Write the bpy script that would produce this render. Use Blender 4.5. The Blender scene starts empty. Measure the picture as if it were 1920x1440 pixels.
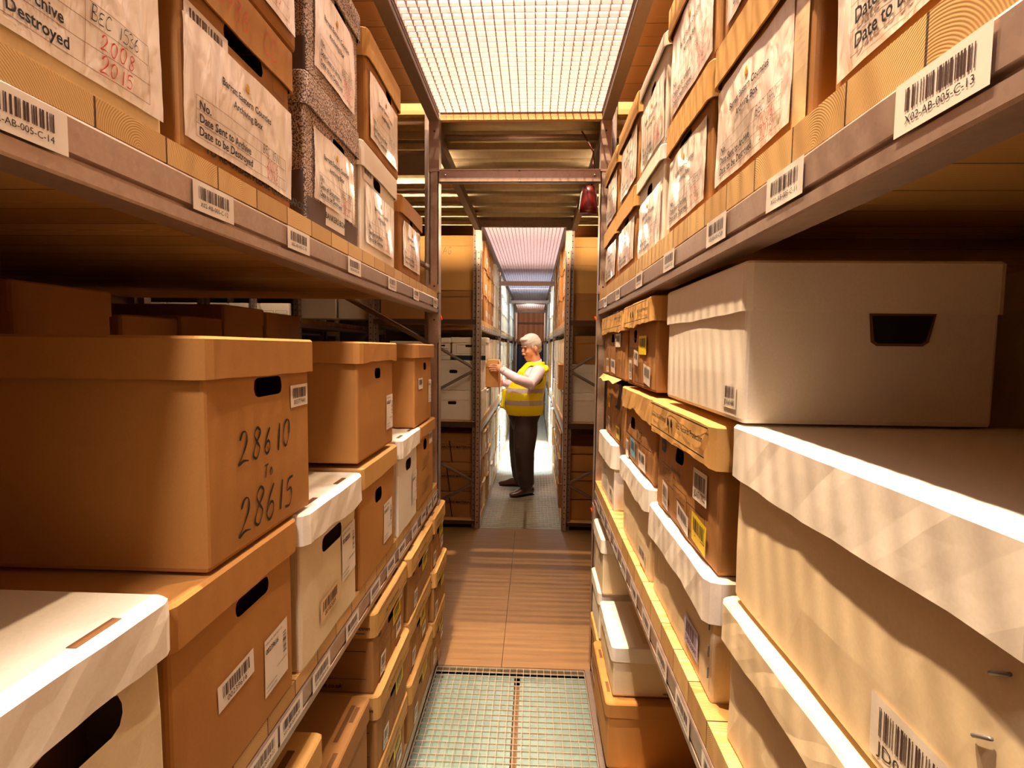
import bpy, bmesh, math, random
from mathutils import Vector, Matrix
random.seed(7)
S = bpy.context.scene
COL = S.collection

# ------------------------------------------------------------------ camera, world, lights, exposure
cam = bpy.data.cameras.new('camera'); co = bpy.data.objects.new('camera', cam); COL.objects.link(co)
cam.sensor_width = 36.0; cam.lens = 36.0 * 1000.0 / 1920.0; cam.clip_start = 0.02; cam.clip_end = 100
fy = Vector((41 / 1000., -67 / 1000., 1.)).normalized()          # the aisle direction seen in the lens
up = Vector((1, 0.011, 0)).cross(fy).normalized()
if up.y > 0: up = -up
xx = fy.cross(up)
Rm = Matrix((xx, fy, up)).transposed()                           # world -> lens (x right, y down, z forward)
cx, cy, cz = Rm.row[0].copy(), -Rm.row[1].copy(), -Rm.row[2].copy()
co.matrix_world = Matrix(((cx.x, cy.x, cz.x, 0), (cx.y, cy.y, cz.y, 0), (cx.z, cy.z, cz.z, 1.6), (0, 0, 0, 1)))
S.camera = co

w = bpy.data.worlds.new('world'); S.world = w; w.use_nodes = True
w.node_tree.nodes['Background'].inputs[0].default_value = (1.0, 0.66, 0.36, 1)
w.node_tree.nodes['Background'].inputs[1].default_value = 0.02
S.view_settings.view_transform = 'Standard'; S.view_settings.look = 'None'
S.view_settings.exposure = 0.15; S.view_settings.gamma = 1.0; S.view_settings.use_curve_mapping = False

WARM = (1.0, 0.735, 0.465); COOL = (0.72, 0.88, 1.0)
def lamp(name, loc, power, size=0.15, col=WARM, tgt=None, kind='AREA', sy=None):
    l = bpy.data.lights.new(name, kind); l.energy = power; l.color = col
    if kind == 'AREA':
        l.shape = 'RECTANGLE' if sy else 'DISK'; l.size = size
        if sy: l.size_y = sy
    else: l.shadow_soft_size = size
    o = bpy.data.objects.new(name, l); COL.objects.link(o); o.location = loc
    d = Vector(tgt if tgt else (loc[0], loc[1], 0)) - Vector(loc)
    o.rotation_euler = d.to_track_quat('-Z', 'Y').to_euler()
    return o
# lamps of the storey above, shining down through the open grating over the near aisle
lamp('lamp_upper_floor', (-0.46, 0.9, 5.8), 560, 0.065, WARM, (0.2, 0.7, 1.2))
lamp('lamp_upper_floor', (-0.50, 2.0, 5.8), 400, 0.065, WARM, (0.2, 1.8, 1.4))
lamp('lamp_upper_floor', (0.42, 1.3, 5.8), 130, 0.07, WARM, (-0.35, 1.2, 1.2))
lamp('lamp_upper_floor', (-0.1, -1.6, 5.0), 165, 0.6, (1.0, 0.84, 0.76), (-0.1, 2.0, 2.7))
lamp('lamp_upper_floor', (-0.1, 3.4, 6.5), 620, 0.5, (1.0, 0.80, 0.70), (-0.1, 5.5, 2.7))
# lamps of this storey, and added lights
lamp('lamp_aisle_left', (-2.7, 5.3, 2.6), 9, 0.1, WARM, (-3.2, 6.4, 1.9), sy=1.0)
lamp('lamp_fill_near', (-0.08, -1.1, 2.5), 4.2, 0.4, WARM, (-0.08, 1.2, 1.0), sy=1.2)  # fill light added behind the camera
lamp('lamp_cross_aisle', (-0.1, 3.5, 2.6), 10, 0.1, WARM, sy=1.2)
lamp('lamp_aisle_far', (-0.1, 5.1, 2.6), 15, 0.12, (1.0, 0.76, 0.52), sy=0.8)
lamp('lamp_aisle_cool', (-0.1, 8.3, 2.6), 14, 0.2, COOL, sy=1.4)
lamp('lamp_aisle_cool', (-0.1, 10.8, 2.5), 12, 0.2, (0.6, 0.8, 1.0), sy=1.0)
lamp('lamp_added_wall', (-0.1, 13.2, 2.5), 14, 0.2, (1.0, 0.85, 0.7), (-0.1, 15.0, 1.9), sy=0.6)  # added to brighten the ribbed end wall
sp_ = lamp('lamp_added_cool', (-0.1, 6.9, 6.2), 1500, 0.3, (0.55, 0.78, 1.0), (-0.1, 8.9, 2.7), kind='SPOT'); sp_.data.spot_size = math.radians(34); sp_.data.spot_blend = .4  # spot added to tint the second ceiling grating blue
for yy in (7.5, 8.5):
    sp_ = lamp('lamp_added_floor', (-0.1, yy, 2.62), 2300, 0.06, COOL, kind='SPOT'); sp_.data.spot_size = math.radians(32); sp_.data.spot_blend = .5  # spots added overhead to whiten the floor behind the man

# ------------------------------------------------------------------ materials
def newmat(name):
    m = bpy.data.materials.new(name); m.use_nodes = True
    nt = m.node_tree; return m, nt, nt.nodes['Principled BSDF'], nt.nodes, nt.links
def lin(c):
    return tuple(((x / 255.) / 12.92 if x <= 10 else (((x / 255.) + .055) / 1.055) ** 2.4) for x in c) + (1,)
def mixc(nt, a, b, fac, t='MIX'):
    n = nt.nodes.new('ShaderNodeMix'); n.data_type = 'RGBA'; n.blend_type = t
    for i, v in ((6, a), (7, b)):
        if isinstance(v, tuple): n.inputs[i].default_value = v
        else: nt.links.new(v, n.inputs[i])
    if isinstance(fac, (int, float)): n.inputs[0].default_value = fac
    else: nt.links.new(fac, n.inputs[0])
    return n.outputs[2]
def noise(nt, scale, detail=3, vec=None, stretch=None, rough=.5, dist=0):
    n = nt.nodes.new('ShaderNodeTexNoise'); n.inputs['Scale'].default_value = scale
    n.inputs['Detail'].default_value = detail; n.inputs['Roughness'].default_value = rough; n.inputs['Distortion'].default_value = dist
    if vec is None:
        tc = nt.nodes.new('ShaderNodeTexCoord'); vec = tc.outputs['Object']
    if stretch:
        mp = nt.nodes.new('ShaderNodeMapping'); mp.inputs['Scale'].default_value = stretch
        nt.links.new(vec, mp.inputs[0]); vec = mp.outputs[0]
    nt.links.new(vec, n.inputs[0]); return n.outputs[0]
def ramp(nt, fac, a, b, ca=(0, 0, 0, 1), cb=(1, 1, 1, 1)):
    n = nt.nodes.new('ShaderNodeValToRGB'); n.color_ramp.elements[0].position = a; n.color_ramp.elements[1].position = b
    n.color_ramp.elements[0].color = ca; n.color_ramp.elements[1].color = cb
    nt.links.new(fac, n.inputs[0]); return n.outputs[0]
def bump(nt, h, strength, dist=.01):
    n = nt.nodes.new('ShaderNodeBump'); n.inputs['Strength'].default_value = strength; n.inputs['Distance'].default_value = dist
    nt.links.new(h, n.inputs['Height']); nt.links.new(n.outputs[0], nt.nodes['Principled BSDF'].inputs['Normal'])
def card(name, c, var=.16, rough=.75, dirt=.25, dirtc=(96, 66, 40), speck=None, bmp=.25):
    m, nt, b, N, L = newmat(name)
    oi = N.new('ShaderNodeObjectInfo')
    hs = N.new('ShaderNodeHueSaturation')
    mr = N.new('ShaderNodeMapRange'); mr.inputs[3].default_value = 1 - var; mr.inputs[4].default_value = 1 + var * .5
    L.new(oi.outputs['Random'], mr.inputs[0]); L.new(mr.outputs[0], hs.inputs['Value'])
    base = mixc(nt, lin(c), tuple(x * .86 for x in lin(c)[:3]) + (1,), noise(nt, 260, 2))
    if speck: base = mixc(nt, base, lin(speck), ramp(nt, noise(nt, 330, 2), .47, .54))
    base = mixc(nt, base, lin(dirtc), ramp(nt, noise(nt, 7, 5, rough=.65), .56, .82, (0, 0, 0, 1), (dirt, dirt, dirt, 1)))
    L.new(base, hs.inputs['Color']); L.new(hs.outputs[0], b.inputs['Base Color'])
    b.inputs['Roughness'].default_value = rough; b.inputs['Specular IOR Level'].default_value = .25
    h = noise(nt, 18, 4, stretch=(1, 1, .35)); bump(nt, h, bmp, .006)
    return m
def plain(name, c, rough=.6, metal=0, coat=0, bmp=0, bs=40, var=0, spec=.4):
    m, nt, b, N, L = newmat(name)
    col = mixc(nt, lin(c), tuple(x * (1 - (var or .08)) for x in lin(c)[:3]) + (1,), noise(nt, bs, 3))
    L.new(col, b.inputs['Base Color']); b.inputs['Roughness'].default_value = rough; b.inputs['Metallic'].default_value = metal
    b.inputs['Coat Weight'].default_value = coat; b.inputs['Specular IOR Level'].default_value = spec
    if bmp: bump(nt, noise(nt, bs, 4), bmp, .004)
    return m
def sleeve_mat():
    m, nt, b, N, L = newmat('plastic_paper')
    n1 = noise(nt, 7, 2, stretch=(1.0, 1, .4), dist=1.2)
    n2 = noise(nt, 34, 2, stretch=(1.5, 1, .5), dist=.6)
    col = mixc(nt, lin((250, 236, 224)), lin((240, 220, 206)), n1)
    L.new(col, b.inputs['Base Color']); b.inputs['Roughness'].default_value = .38; b.inputs['Coat Weight'].default_value = .6
    b.inputs['Coat Roughness'].default_value = .12
    ad = N.new('ShaderNodeMath'); ad.operation = 'MULTIPLY_ADD'; ad.inputs[1].default_value = .35
    L.new(n2, ad.inputs[0]); L.new(n1, ad.inputs[2]); bump(nt, ad.outputs[0], .7, .02)
    return m
def wood(name, c1, c2, plank=.11, knots=0, rough=.6, f=55, axis='y'):
    m, nt, b, N, L = newmat(name)
    tc = N.new('ShaderNodeTexCoord'); sp = N.new('ShaderNodeSeparateXYZ'); L.new(tc.outputs['Object'], sp.inputs[0])
    def M(op, a, bb=None, c=None):
        n = N.new('ShaderNodeMath'); n.operation = op
        for i, v in enumerate((a, bb, c)):
            if v is None: continue
            if isinstance(v, (int, float)): n.inputs[i].default_value = v
            else: L.new(v, n.inputs[i])
        return n.outputs[0]
    across, along = (sp.outputs[1], sp.outputs[0]) if axis == 'y' else (sp.outputs[0], sp.outputs[1])
    t = M('DIVIDE', across, plank); idx = M('FLOOR', t); fr = M('SUBTRACT', t, idx)
    wn = N.new('ShaderNodeTexWhiteNoise'); wn.noise_dimensions = '1D'; L.new(idx, wn.inputs['W'])
    sc = N.new('ShaderNodeSeparateColor'); L.new(wn.outputs['Color'], sc.inputs[0])
    py = M('MULTIPLY', M('SUBTRACT', fr, M('MULTIPLY_ADD', sc.outputs[0], 1.6, -.3)), plank)
    pz = M('ADD', sp.outputs[2], M('MULTIPLY_ADD', sc.outputs[1], .09, -.045))
    pz = M('ADD', pz, M('MULTIPLY', noise(nt, 1.5, 2), .03))
    r = M('SQRT', M('ADD', M('MULTIPLY', py, py), M('MULTIPLY', pz, pz)))
    ring = M('SINE', M('MULTIPLY', M('ADD', r, M('MULTIPLY', noise(nt, 14, 2), .006)), f * 40))
    ring = M('MULTIPLY_ADD', ring, .5, .5)
    col = mixc(nt, lin(c1), lin(c2), ring)
    tint = mixc(nt, (1, 1, 1, 1), (.74, .66, .55, 1), sc.outputs[2])
    col = mixc(nt, col, tint, 1.0, 'MULTIPLY')
    edge = M('LESS_THAN', M('MINIMUM', fr, M('SUBTRACT', 1, fr)), .0015 / plank)
    col = mixc(nt, col, lin((70, 42, 20)), edge)
    if knots:
        v = N.new('ShaderNodeTexVoronoi'); v.inputs['Scale'].default_value = knots
        mp = N.new('ShaderNodeMapping'); mp.inputs['Scale'].default_value = (.45, 1, .0) if axis == 'y' else (1, .45, .0)
        L.new(tc.outputs['Object'], mp.inputs[0]); L.new(mp.outputs[0], v.inputs[0])
        col = mixc(nt, col, lin((84, 44, 18)), ramp(nt, v.outputs['Distance'], .05, .10, (1, 1, 1, 1), (0, 0, 0, 1)))
    L.new(col, b.inputs['Base Color']); b.inputs['Roughness'].default_value = rough
    bump(nt, ring, .15, .001)
    return m
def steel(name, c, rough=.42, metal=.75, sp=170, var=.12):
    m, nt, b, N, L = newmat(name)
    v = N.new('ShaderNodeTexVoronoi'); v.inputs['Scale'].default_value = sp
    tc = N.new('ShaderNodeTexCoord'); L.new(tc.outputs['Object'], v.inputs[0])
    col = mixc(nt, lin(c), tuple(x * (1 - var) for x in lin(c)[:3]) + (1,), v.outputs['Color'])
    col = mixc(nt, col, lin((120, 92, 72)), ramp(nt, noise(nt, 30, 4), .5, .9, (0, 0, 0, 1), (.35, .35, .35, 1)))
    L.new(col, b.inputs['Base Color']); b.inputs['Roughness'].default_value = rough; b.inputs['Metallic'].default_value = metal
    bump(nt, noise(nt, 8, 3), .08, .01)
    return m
M = {
 'brown': card('cardboard_brown', (176, 124, 70), .10),
 'orange': card('cardboard_orange', (188, 132, 70), .08),
 'tan': card('cardboard_tan', (210, 160, 92), .08, dirt=.15),
 'white': card('card_white', (244, 232, 216), .05, dirt=.18, dirtc=(180, 150, 120), rough=.6),
 'cream': card('card_cream', (236, 214, 176), .05, dirt=.15, dirtc=(190, 150, 105), rough=.65),
 'speck': card('card_speckled', (226, 200, 182), .04, speck=(96, 76, 72), dirt=.1),
 'grey': card('card_grey', (112, 92, 88), .05, dirt=.1),
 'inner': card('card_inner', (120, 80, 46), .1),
 'paper': plain('label_paper', (245, 232, 220), .45, coat=.2),
 'tracelabel': plain('label_paper_tan', (232, 196, 150), .5),
 'yellow': plain('label_yellow', (250, 218, 40), .45),
 'lilac': plain('label_lilac', (196, 186, 222), .45),
 'blue': plain('label_blue', (120, 190, 220), .4),
 'ink': plain('ink_black', (30, 22, 24), .5), 'pen': plain('ink_marker', (24, 18, 18), .4),
 'red': plain('ink_red', (214, 58, 40), .5), 'gold': plain('ink_gold', (214, 160, 60), .5),
 'navy': plain('ink_navy', (22, 40, 62), .5), 'bar': plain('ink_bars', (70, 42, 40), .5),
 'faint': plain('ink_faint', (150, 104, 66), .6),
 'sleeve': sleeve_mat(),
 'shelf': wood('shelf_pine', (232, 196, 132), (200, 150, 84), .11, 1.7, .55),
 'under': wood('deck_pine', (186, 140, 88), (160, 112, 62), .14, 3.4, .7),
 'steel': steel('galvanised_steel', (190, 166, 152), .40, .72),
 'steel2': steel('galvanised_dull', (130, 126, 126), .5, .6),
 'steelshade': steel('galvanised_shadow_side', (140, 122, 112), .5, .6),  # darker copy of the galvanised steel, shade put into the colour
 'deck': steel('deck_sheet', (206, 190, 160), .28, .9, sp=14, var=.12),
 'grate': steel('grating_steel', (204, 182, 186), .5, .3, sp=60, var=.12),
 'gratefloor': steel('grating_floor_steel', (206, 180, 160), .4, .7),
 'sheet': steel('under_sheet', (140, 168, 162), .34, .3, sp=22, var=.22),
 'sheetlit': steel('under_sheet_lit', (206, 216, 200), .45, .05, sp=22, var=.2),  # paler copy of the under sheet, far floor's brightness put into the colour
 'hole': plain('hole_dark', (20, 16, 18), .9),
 'clip': plain('clip_orange', (240, 72, 30), .4),
 'redplastic': plain('plastic_red', (96, 10, 8), .4, coat=.3),
 'strap': plain('strap_black', (22, 20, 20), .5),
 'chip': plain('chipboard', (206, 160, 104), .8, bmp=.4, bs=120, var=.35),
 'tape': plain('packing_tape', (226, 196, 150), .2, coat=.8),
}

# ------------------------------------------------------------------ mesh builder
_T = {}
def tmesh(s, bold=False, shear=0.0):
    k = (s, bold, shear)
    if k not in _T:
        c = bpy.data.curves.new('t', 'FONT'); c.body = s; c.resolution_u = 2; c.shear = shear
        if bold: c.offset = .018
        o = bpy.data.objects.new('t', c); m = bpy.data.meshes.new_from_object(o)
        _T[k] = ([(v.co.x, v.co.y) for v in m.vertices], [tuple(p.vertices) for p in m.polygons])
        bpy.data.objects.remove(o); bpy.data.curves.remove(c); bpy.data.meshes.remove(m)
    return _T[k]
HW = {
'0': [[(.5,1),(.18,.82),(.08,.4),(.3,.02),(.62,.04),(.86,.45),(.8,.85),(.5,1)]],
'1': [[(.5,1),(.48,0)]],
'2': [[(.1,.75),(.3,.98),(.62,.95),(.72,.65),(.4,.28),(.05,0),(.5,.07),(1,.02)]],
'3': [[(.15,.9),(.5,1),(.72,.78),(.4,.55),(.75,.35),(.6,.05),(.1,.05)]],
'4': [[(.3,1),(.08,.45),(.8,.5)],[(.68,.9),(.6,0)]],
'5': [[(.85,1),(.3,.95),(.18,.6),(.6,.62),(.82,.35),(.6,.03),(.08,.05)]],
'6': [[(.65,1),(.3,.65),(.12,.25),(.4,0),(.75,.15),(.7,.42),(.4,.48),(.15,.25)]],
'7': [[(.1,.9),(.85,.95),(.4,0)],[(.3,.45),(.7,.5)]],
'8': [[(.78,.88),(.45,1),(.2,.8),(.45,.55),(.8,.3),(.55,0),(.2,.12),(.35,.45),(.72,.72),(.78,.9)]],
'A': [[(0,0),(.45,1),(.8,0)],[(.15,.4),(.75,.42)]],
'B': [[(.15,1),(.2,0)],[(.05,.98),(.6,.95),(.6,.62),(.2,.52),(.75,.4),(.7,.05),(.1,0)]],
'C': [[(.85,.85),(.45,1),(.1,.5),(.35,.02),(.9,.12)]],
'E': [[(.8,.95),(.3,.9),(.2,.6),(.6,.52),(.2,.45),(.15,.1),(.9,.08)]],
'G': [[(.85,.8),(.45,1),(.1,.5),(.4,0),(.8,.2),(.8,.45),(.5,.45)]],
'S': [[(.85,.9),(.4,1),(.2,.72),(.7,.4),(.6,.05),(.1,.05)]],
'T': [[(0,.95),(.9,1)],[(.5,.98),(.4,0)]], 'o': [[(.4,.6),(.15,.3),(.35,.0),(.65,.25),(.4,.6)]],
'L': [[(.2,1),(.15,0),(.8,.03)]], 'J': [[(.6,1),(.6,.2),(.3,0),(.05,.2)]], 'H': [[(.1,1),(.1,0)],[(.8,1),(.8,0)],[(.1,.5),(.8,.5)]],
'-': [[(.2,.4),(.7,.45)]], 'F': [[(.1,0),(.15,1),(.8,.97)],[(.15,.5),(.6,.52)]], 'U': [[(.1,1),(.15,.2),(.5,0),(.8,.25),(.85,1)]],
}
class MB:
    def __init__(s): s.v = []; s.f = []; s.m = []
    def add(s, vs, fs, mi=0):
        n = len(s.v); s.v += [tuple(p) for p in vs]
        for f in fs: s.f.append(tuple(i + n for i in f)); s.m.append(mi)
        return s
    def quad(s, a, b, c, d, mi=0): return s.add([a, b, c, d], [(0, 1, 2, 3)], mi)
    def box(s, lo, hi, mi=0):
        x0, y0, z0 = lo; x1, y1, z1 = hi
        return s.add([(x0,y0,z0),(x1,y0,z0),(x1,y1,z0),(x0,y1,z0),(x0,y0,z1),(x1,y0,z1),(x1,y1,z1),(x0,y1,z1)],
                     [(0,3,2,1),(4,5,6,7),(0,1,5,4),(1,2,6,5),(2,3,7,6),(3,0,4,7)], mi)
    def rect(s, fn, u0, v0, u1, v1, off, mi=0, nu=1, nv=1):
        vs = [fn(u0 + (u1 - u0) * i / nu, v0 + (v1 - v0) * j / nv, off) for j in range(nv + 1) for i in range(nu + 1)]
        return s.add(vs, [(j*(nu+1)+i, j*(nu+1)+i+1, (j+1)*(nu+1)+i+1, (j+1)*(nu+1)+i) for j in range(nv) for i in range(nu)], mi)
    def frame(s, fn, u0, v0, u1, v1, off, t, mi=0):
        for a in ((u0, v0, u1, v0 + t), (u0, v1 - t, u1, v1), (u0, v0, u0 + t, v1), (u1 - t, v0, u1, v1)): s.rect(fn, *a, off, mi)
    def text(s, st, fn, u, v, size, mi=0, align='L', off=.0012, bold=False, sx=1., shear=0., rot=0.):
        vs, fs = tmesh(st, bold, shear)
        if not vs: return s
        W = max(a for a, b in vs) * size * sx
        du = {'L': 0, 'C': -W / 2, 'R': -W}[align]; c, n = math.cos(rot), math.sin(rot)
        P = [((a * size * sx + du), b * size) for a, b in vs]
        return s.add([fn(u + a * c - b * n, v + a * n + b * c, off) for a, b in P], fs, mi)
    def hand(s, st, fn, u, v, size, mi=0, wid=.004, off=.0012, slope=0., sp=.85, asp=.62, seed=0):
        rnd = random.Random(st + str(seed)); x = 0
        for ch in st:
            if ch == ' ': x += sp * size * .7; continue
            k = 1 + rnd.uniform(-.12, .12); dy = rnd.uniform(-.05, .05) * size
            for pl in HW.get(ch, []):
                pts = []
                n = len(pl)
                for i in range(n - 1):
                    p0 = pl[max(i-1, 0)]; p1 = pl[i]; p2 = pl[i+1]; p3 = pl[min(i+2, n-1)]
                    for q in range(5):
                        t = q / 5.
                        pts.append(tuple(.5 * ((2*p1[a]) + (-p0[a]+p2[a])*t + (2*p0[a]-5*p1[a]+4*p2[a]-p3[a])*t*t + (-p0[a]+3*p1[a]-3*p2[a]+p3[a])*t**3) for a in (0, 1)))
                pts.append(pl[-1])
                P = [(u + x + (a * asp + b * .12) * size * k, v + dy + b * size * k + slope * (x + a * asp * size)) for a, b in pts]
                L, R = [], []
                for i, p in enumerate(P):
                    a = P[max(i-1, 0)]; b = P[min(i+1, len(P)-1)]
                    dx, dz = b[0]-a[0], b[1]-a[1]; l = math.hypot(dx, dz) or 1; wv = wid * (.7 + .3 * math.sin(i * .5)) / 2
                    L.append(fn(p[0] - dz/l*wv, p[1] + dx/l*wv, off)); R.append(fn(p[0] + dz/l*wv, p[1] - dx/l*wv, off))
                s.add(L + R, [(i, i+len(L), i+1+len(L), i+1) for i in range(len(L)-1)], mi)
            x += sp * size * (asp + .12) * (.78 if ch == '1' else 1)
        return s
    def bars(s, fn, u0, v0, u1, v1, off, mi=0, seed=0, n=26):
        rnd = random.Random(seed); ws = [rnd.choice((1, 1, 2, 3)) for _ in range(2*n)]; tot = sum(ws); u = u0
        for i, q in enumerate(ws):
            du = (u1 - u0) * q / tot
            if i % 2 == 0: s.rect(fn, u, v0, u + du, v1, off, mi)
            u += du
    def tube(s, pts, rad, seg=10, mi=0, ref=(0, 0, 1), cap=True):
        n = len(pts); P = [Vector(p) for p in pts]; ref = Vector(ref); rings = []
        for i, p in enumerate(P):
            d = (P[min(i+1, n-1)] - P[max(i-1, 0)]).normalized()
            a = d.cross(ref)
            if a.length < 1e-3: a = d.cross(Vector((1, 0, 0)))
            a.normalize(); b = d.cross(a)
            r = rad[i] if isinstance(rad, (list, tuple)) else rad
            ra, rb = r if isinstance(r, (list, tuple)) else (r, r)
            rings.append([p + a*math.cos(2*math.pi*k/seg)*ra + b*math.sin(2*math.pi*k/seg)*rb for k in range(seg)])
        vs = [q for r in rings for q in r]
        fs = [(i*seg+k, i*seg+(k+1) % seg, (i+1)*seg+(k+1) % seg, (i+1)*seg+k) for i in range(n-1) for k in range(seg)]
        if cap: fs += [tuple(range(seg-1, -1, -1)), tuple((n-1)*seg+k for k in range(seg))]
        return s.add(vs, fs, mi)
    def ball(s, c, r, mi=0, seg=14, rot=None):
        c = Vector(c); r = Vector(r if isinstance(r, (tuple, list)) else (r, r, r)); vs = []; fs = []
        for i in range(seg // 2 + 1):
            for k in range(seg):
                th = math.pi * i / (seg // 2); ph = 2 * math.pi * k / seg
                q = Vector((r.x*math.sin(th)*math.cos(ph), r.y*math.sin(th)*math.sin(ph), r.z*math.cos(th)))
                if rot: q = rot @ q
                vs.append(c + q)
        for i in range(seg // 2):
            for k in range(seg): fs.append((i*seg+k, (i+1)*seg+k, (i+1)*seg+(k+1) % seg, i*seg+(k+1) % seg))
        return s.add(vs, fs, mi)
    def extrude(s, prof, y0, y1, fn=lambda x, y, z: (x, y, z), mi=0, closed=True):
        n = len(prof); vs = [fn(a, y0, b) for a, b in prof] + [fn(a, y1, b) for a, b in prof]
        fs = [(i, (i+1) % n, (i+1) % n+n, i+n) for i in range(n if closed else n-1)]
        if closed: fs += [tuple(range(n-1, -1, -1)), tuple(range(n, 2*n))]
        return s.add(vs, fs, mi)
    def mesh(s, name, mats, smooth=False):
        me = bpy.data.meshes.new(name); me.from_pydata(s.v, [], s.f)
        for m in mats: me.materials.append(m)
        me.polygons.foreach_set('material_index', s.m)
        if smooth: me.polygons.foreach_set('use_smooth', [True] * len(s.f))
        me.update(); return me
    def build(s, name, mats, parent=None, smooth=False, fixn=False):
        me = s.mesh(name, mats, smooth)
        if fixn:
            bm = bmesh.new(); bm.from_mesh(me); bmesh.ops.recalc_face_normals(bm, faces=bm.faces); bm.to_mesh(me); bm.free()
        o = bpy.data.objects.new(name, me); COL.objects.link(o)
        if parent: o.parent = parent
        return o
def tag(o, label=None, cat=None, group=None, kind=None):
    for k, v in (('label', label), ('category', cat), ('group', group), ('kind', kind)):
        if v: o[k] = v
    return o
def empty(name, loc, rz=0, label=None, cat=None, group=None):
    o = bpy.data.objects.new(name, None); COL.objects.link(o); o.location = loc; o.rotation_euler = (0, 0, rz)
    o.empty_display_size = .05
    return tag(o, label, cat, group)
IDW = lambda x, y, z: (x, y, z)

# ------------------------------------------------------------------ archive boxes
def nz(a, b, c=0.):
    return (math.sin(a*11.7+b*5.1+c)*.6 + math.sin(a*27.3-b*15.7+c*2.3)*.28 + math.sin(a*49.1+b*33.3+c*3.1)*.12)
def shell(w, d, rows, hole=None, over=0., worn=0., r=.006, seed=0., nx=12, bulge=0.):
    """side walls of a carton: rows = [(z, out)], hole = (uc, zc, hw, hh)"""
    xs = [-w/2 + r + (w - 2*r) * i / nx for i in range(nx + 1)]
    zs = [z for z, o in rows]; outs = dict(rows)
    if hole:
        uc, zc, hw, hh = hole; q = min(hh, hw) * .75
        hx = [uc-hw, uc-hw+q, uc+hw-q, uc+hw]; hz = [zc-hh, zc-hh+q, zc+hh-q, zc+hh]
        xs = sorted([x for x in xs if x < uc-hw-.008 or x > uc+hw+.008] + hx)
        o0 = outs[zs[-1]]
        zs = sorted([z for z in zs if z < zc-hh-.004 or z > zc+hh+.004] + hz)
    per = [(x, 0., 0, -1) for x in xs]
    per += [(w/2 - r*.3, r*.3, .7, -.7)]
    per += [(w/2, r + (d-2*r)*i/3, 1, 0) for i in range(4)] + [(w/2 - r*.3, d - r*.3, .7, .7)]
    per += [(w/2 - r - (w-2*r)*i/3, d, 0, 1) for i in range(4)] + [(-w/2 + r*.3, d - r*.3, -.7, .7)]
    per += [(-w/2, d - r - (d-2*r)*i/3, -1, 0) for i in range(4)] + [(-w/2 + r*.3, r*.3, -.7, -.7)]
    H = max(zs) - min(zs) or 1; z00 = min(zs)
    vs = []; fs = []; n = len(per)
    for z in zs:
        o = outs.get(z, over); t = (z - z00) / H
        for (x, y, nxx, nyy) in per:
            k = worn * nz(x*2 + y*3, z*4, seed)
            if nyy == -1: k += bulge * math.cos(math.pi * x / w) * math.sin(math.pi * min(max(t, 0), 1))
            if nxx == 1 or nxx == -1: k += bulge * .8 * math.sin(math.pi * y / d) * math.sin(math.pi * t)
            vs.append([x + nxx*(o + k), y + nyy*(o + k), z])
    for j in range(len(zs) - 1):
        for i in range(n):
            i2 = (i + 1) % n
            if hole and i < len(xs) - 1 and xs[i] >= hx[0]-1e-9 and xs[i+1] <= hx[3]+1e-9 and zs[j] >= hz[0]-1e-9 and zs[j+1] <= hz[3]+1e-9:
                ci = 0 if xs[i] < hx[1]-1e-9 else (2 if xs[i] >= hx[2]-1e-9 else 1)
                cj = 0 if zs[j] < hz[1]-1e-9 else (2 if zs[j] >= hz[2]-1e-9 else 1)
                if ci != 1 and cj != 1:
                    A = j*n+i; B = j*n+i2; C = (j+1)*n+i2; D = (j+1)*n+i
                    cor, a, b, ctr = {(0, 0): (A, B, D, C), (2, 0): (B, C, A, D), (2, 2): (C, D, B, A), (0, 2): (D, A, C, B)}[(ci, cj)]
                    pc, pk = Vector(vs[ctr]), Vector(vs[cor])
                    vs.append(list(pc + (pk - pc) * .72)); fs.append((cor, a, len(vs)-1, b))
                continue
            fs.append((j*n+i, j*n+i2, (j+1)*n+i2, (j+1)*n+i))
    return vs, fs, n, len(zs)
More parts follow.
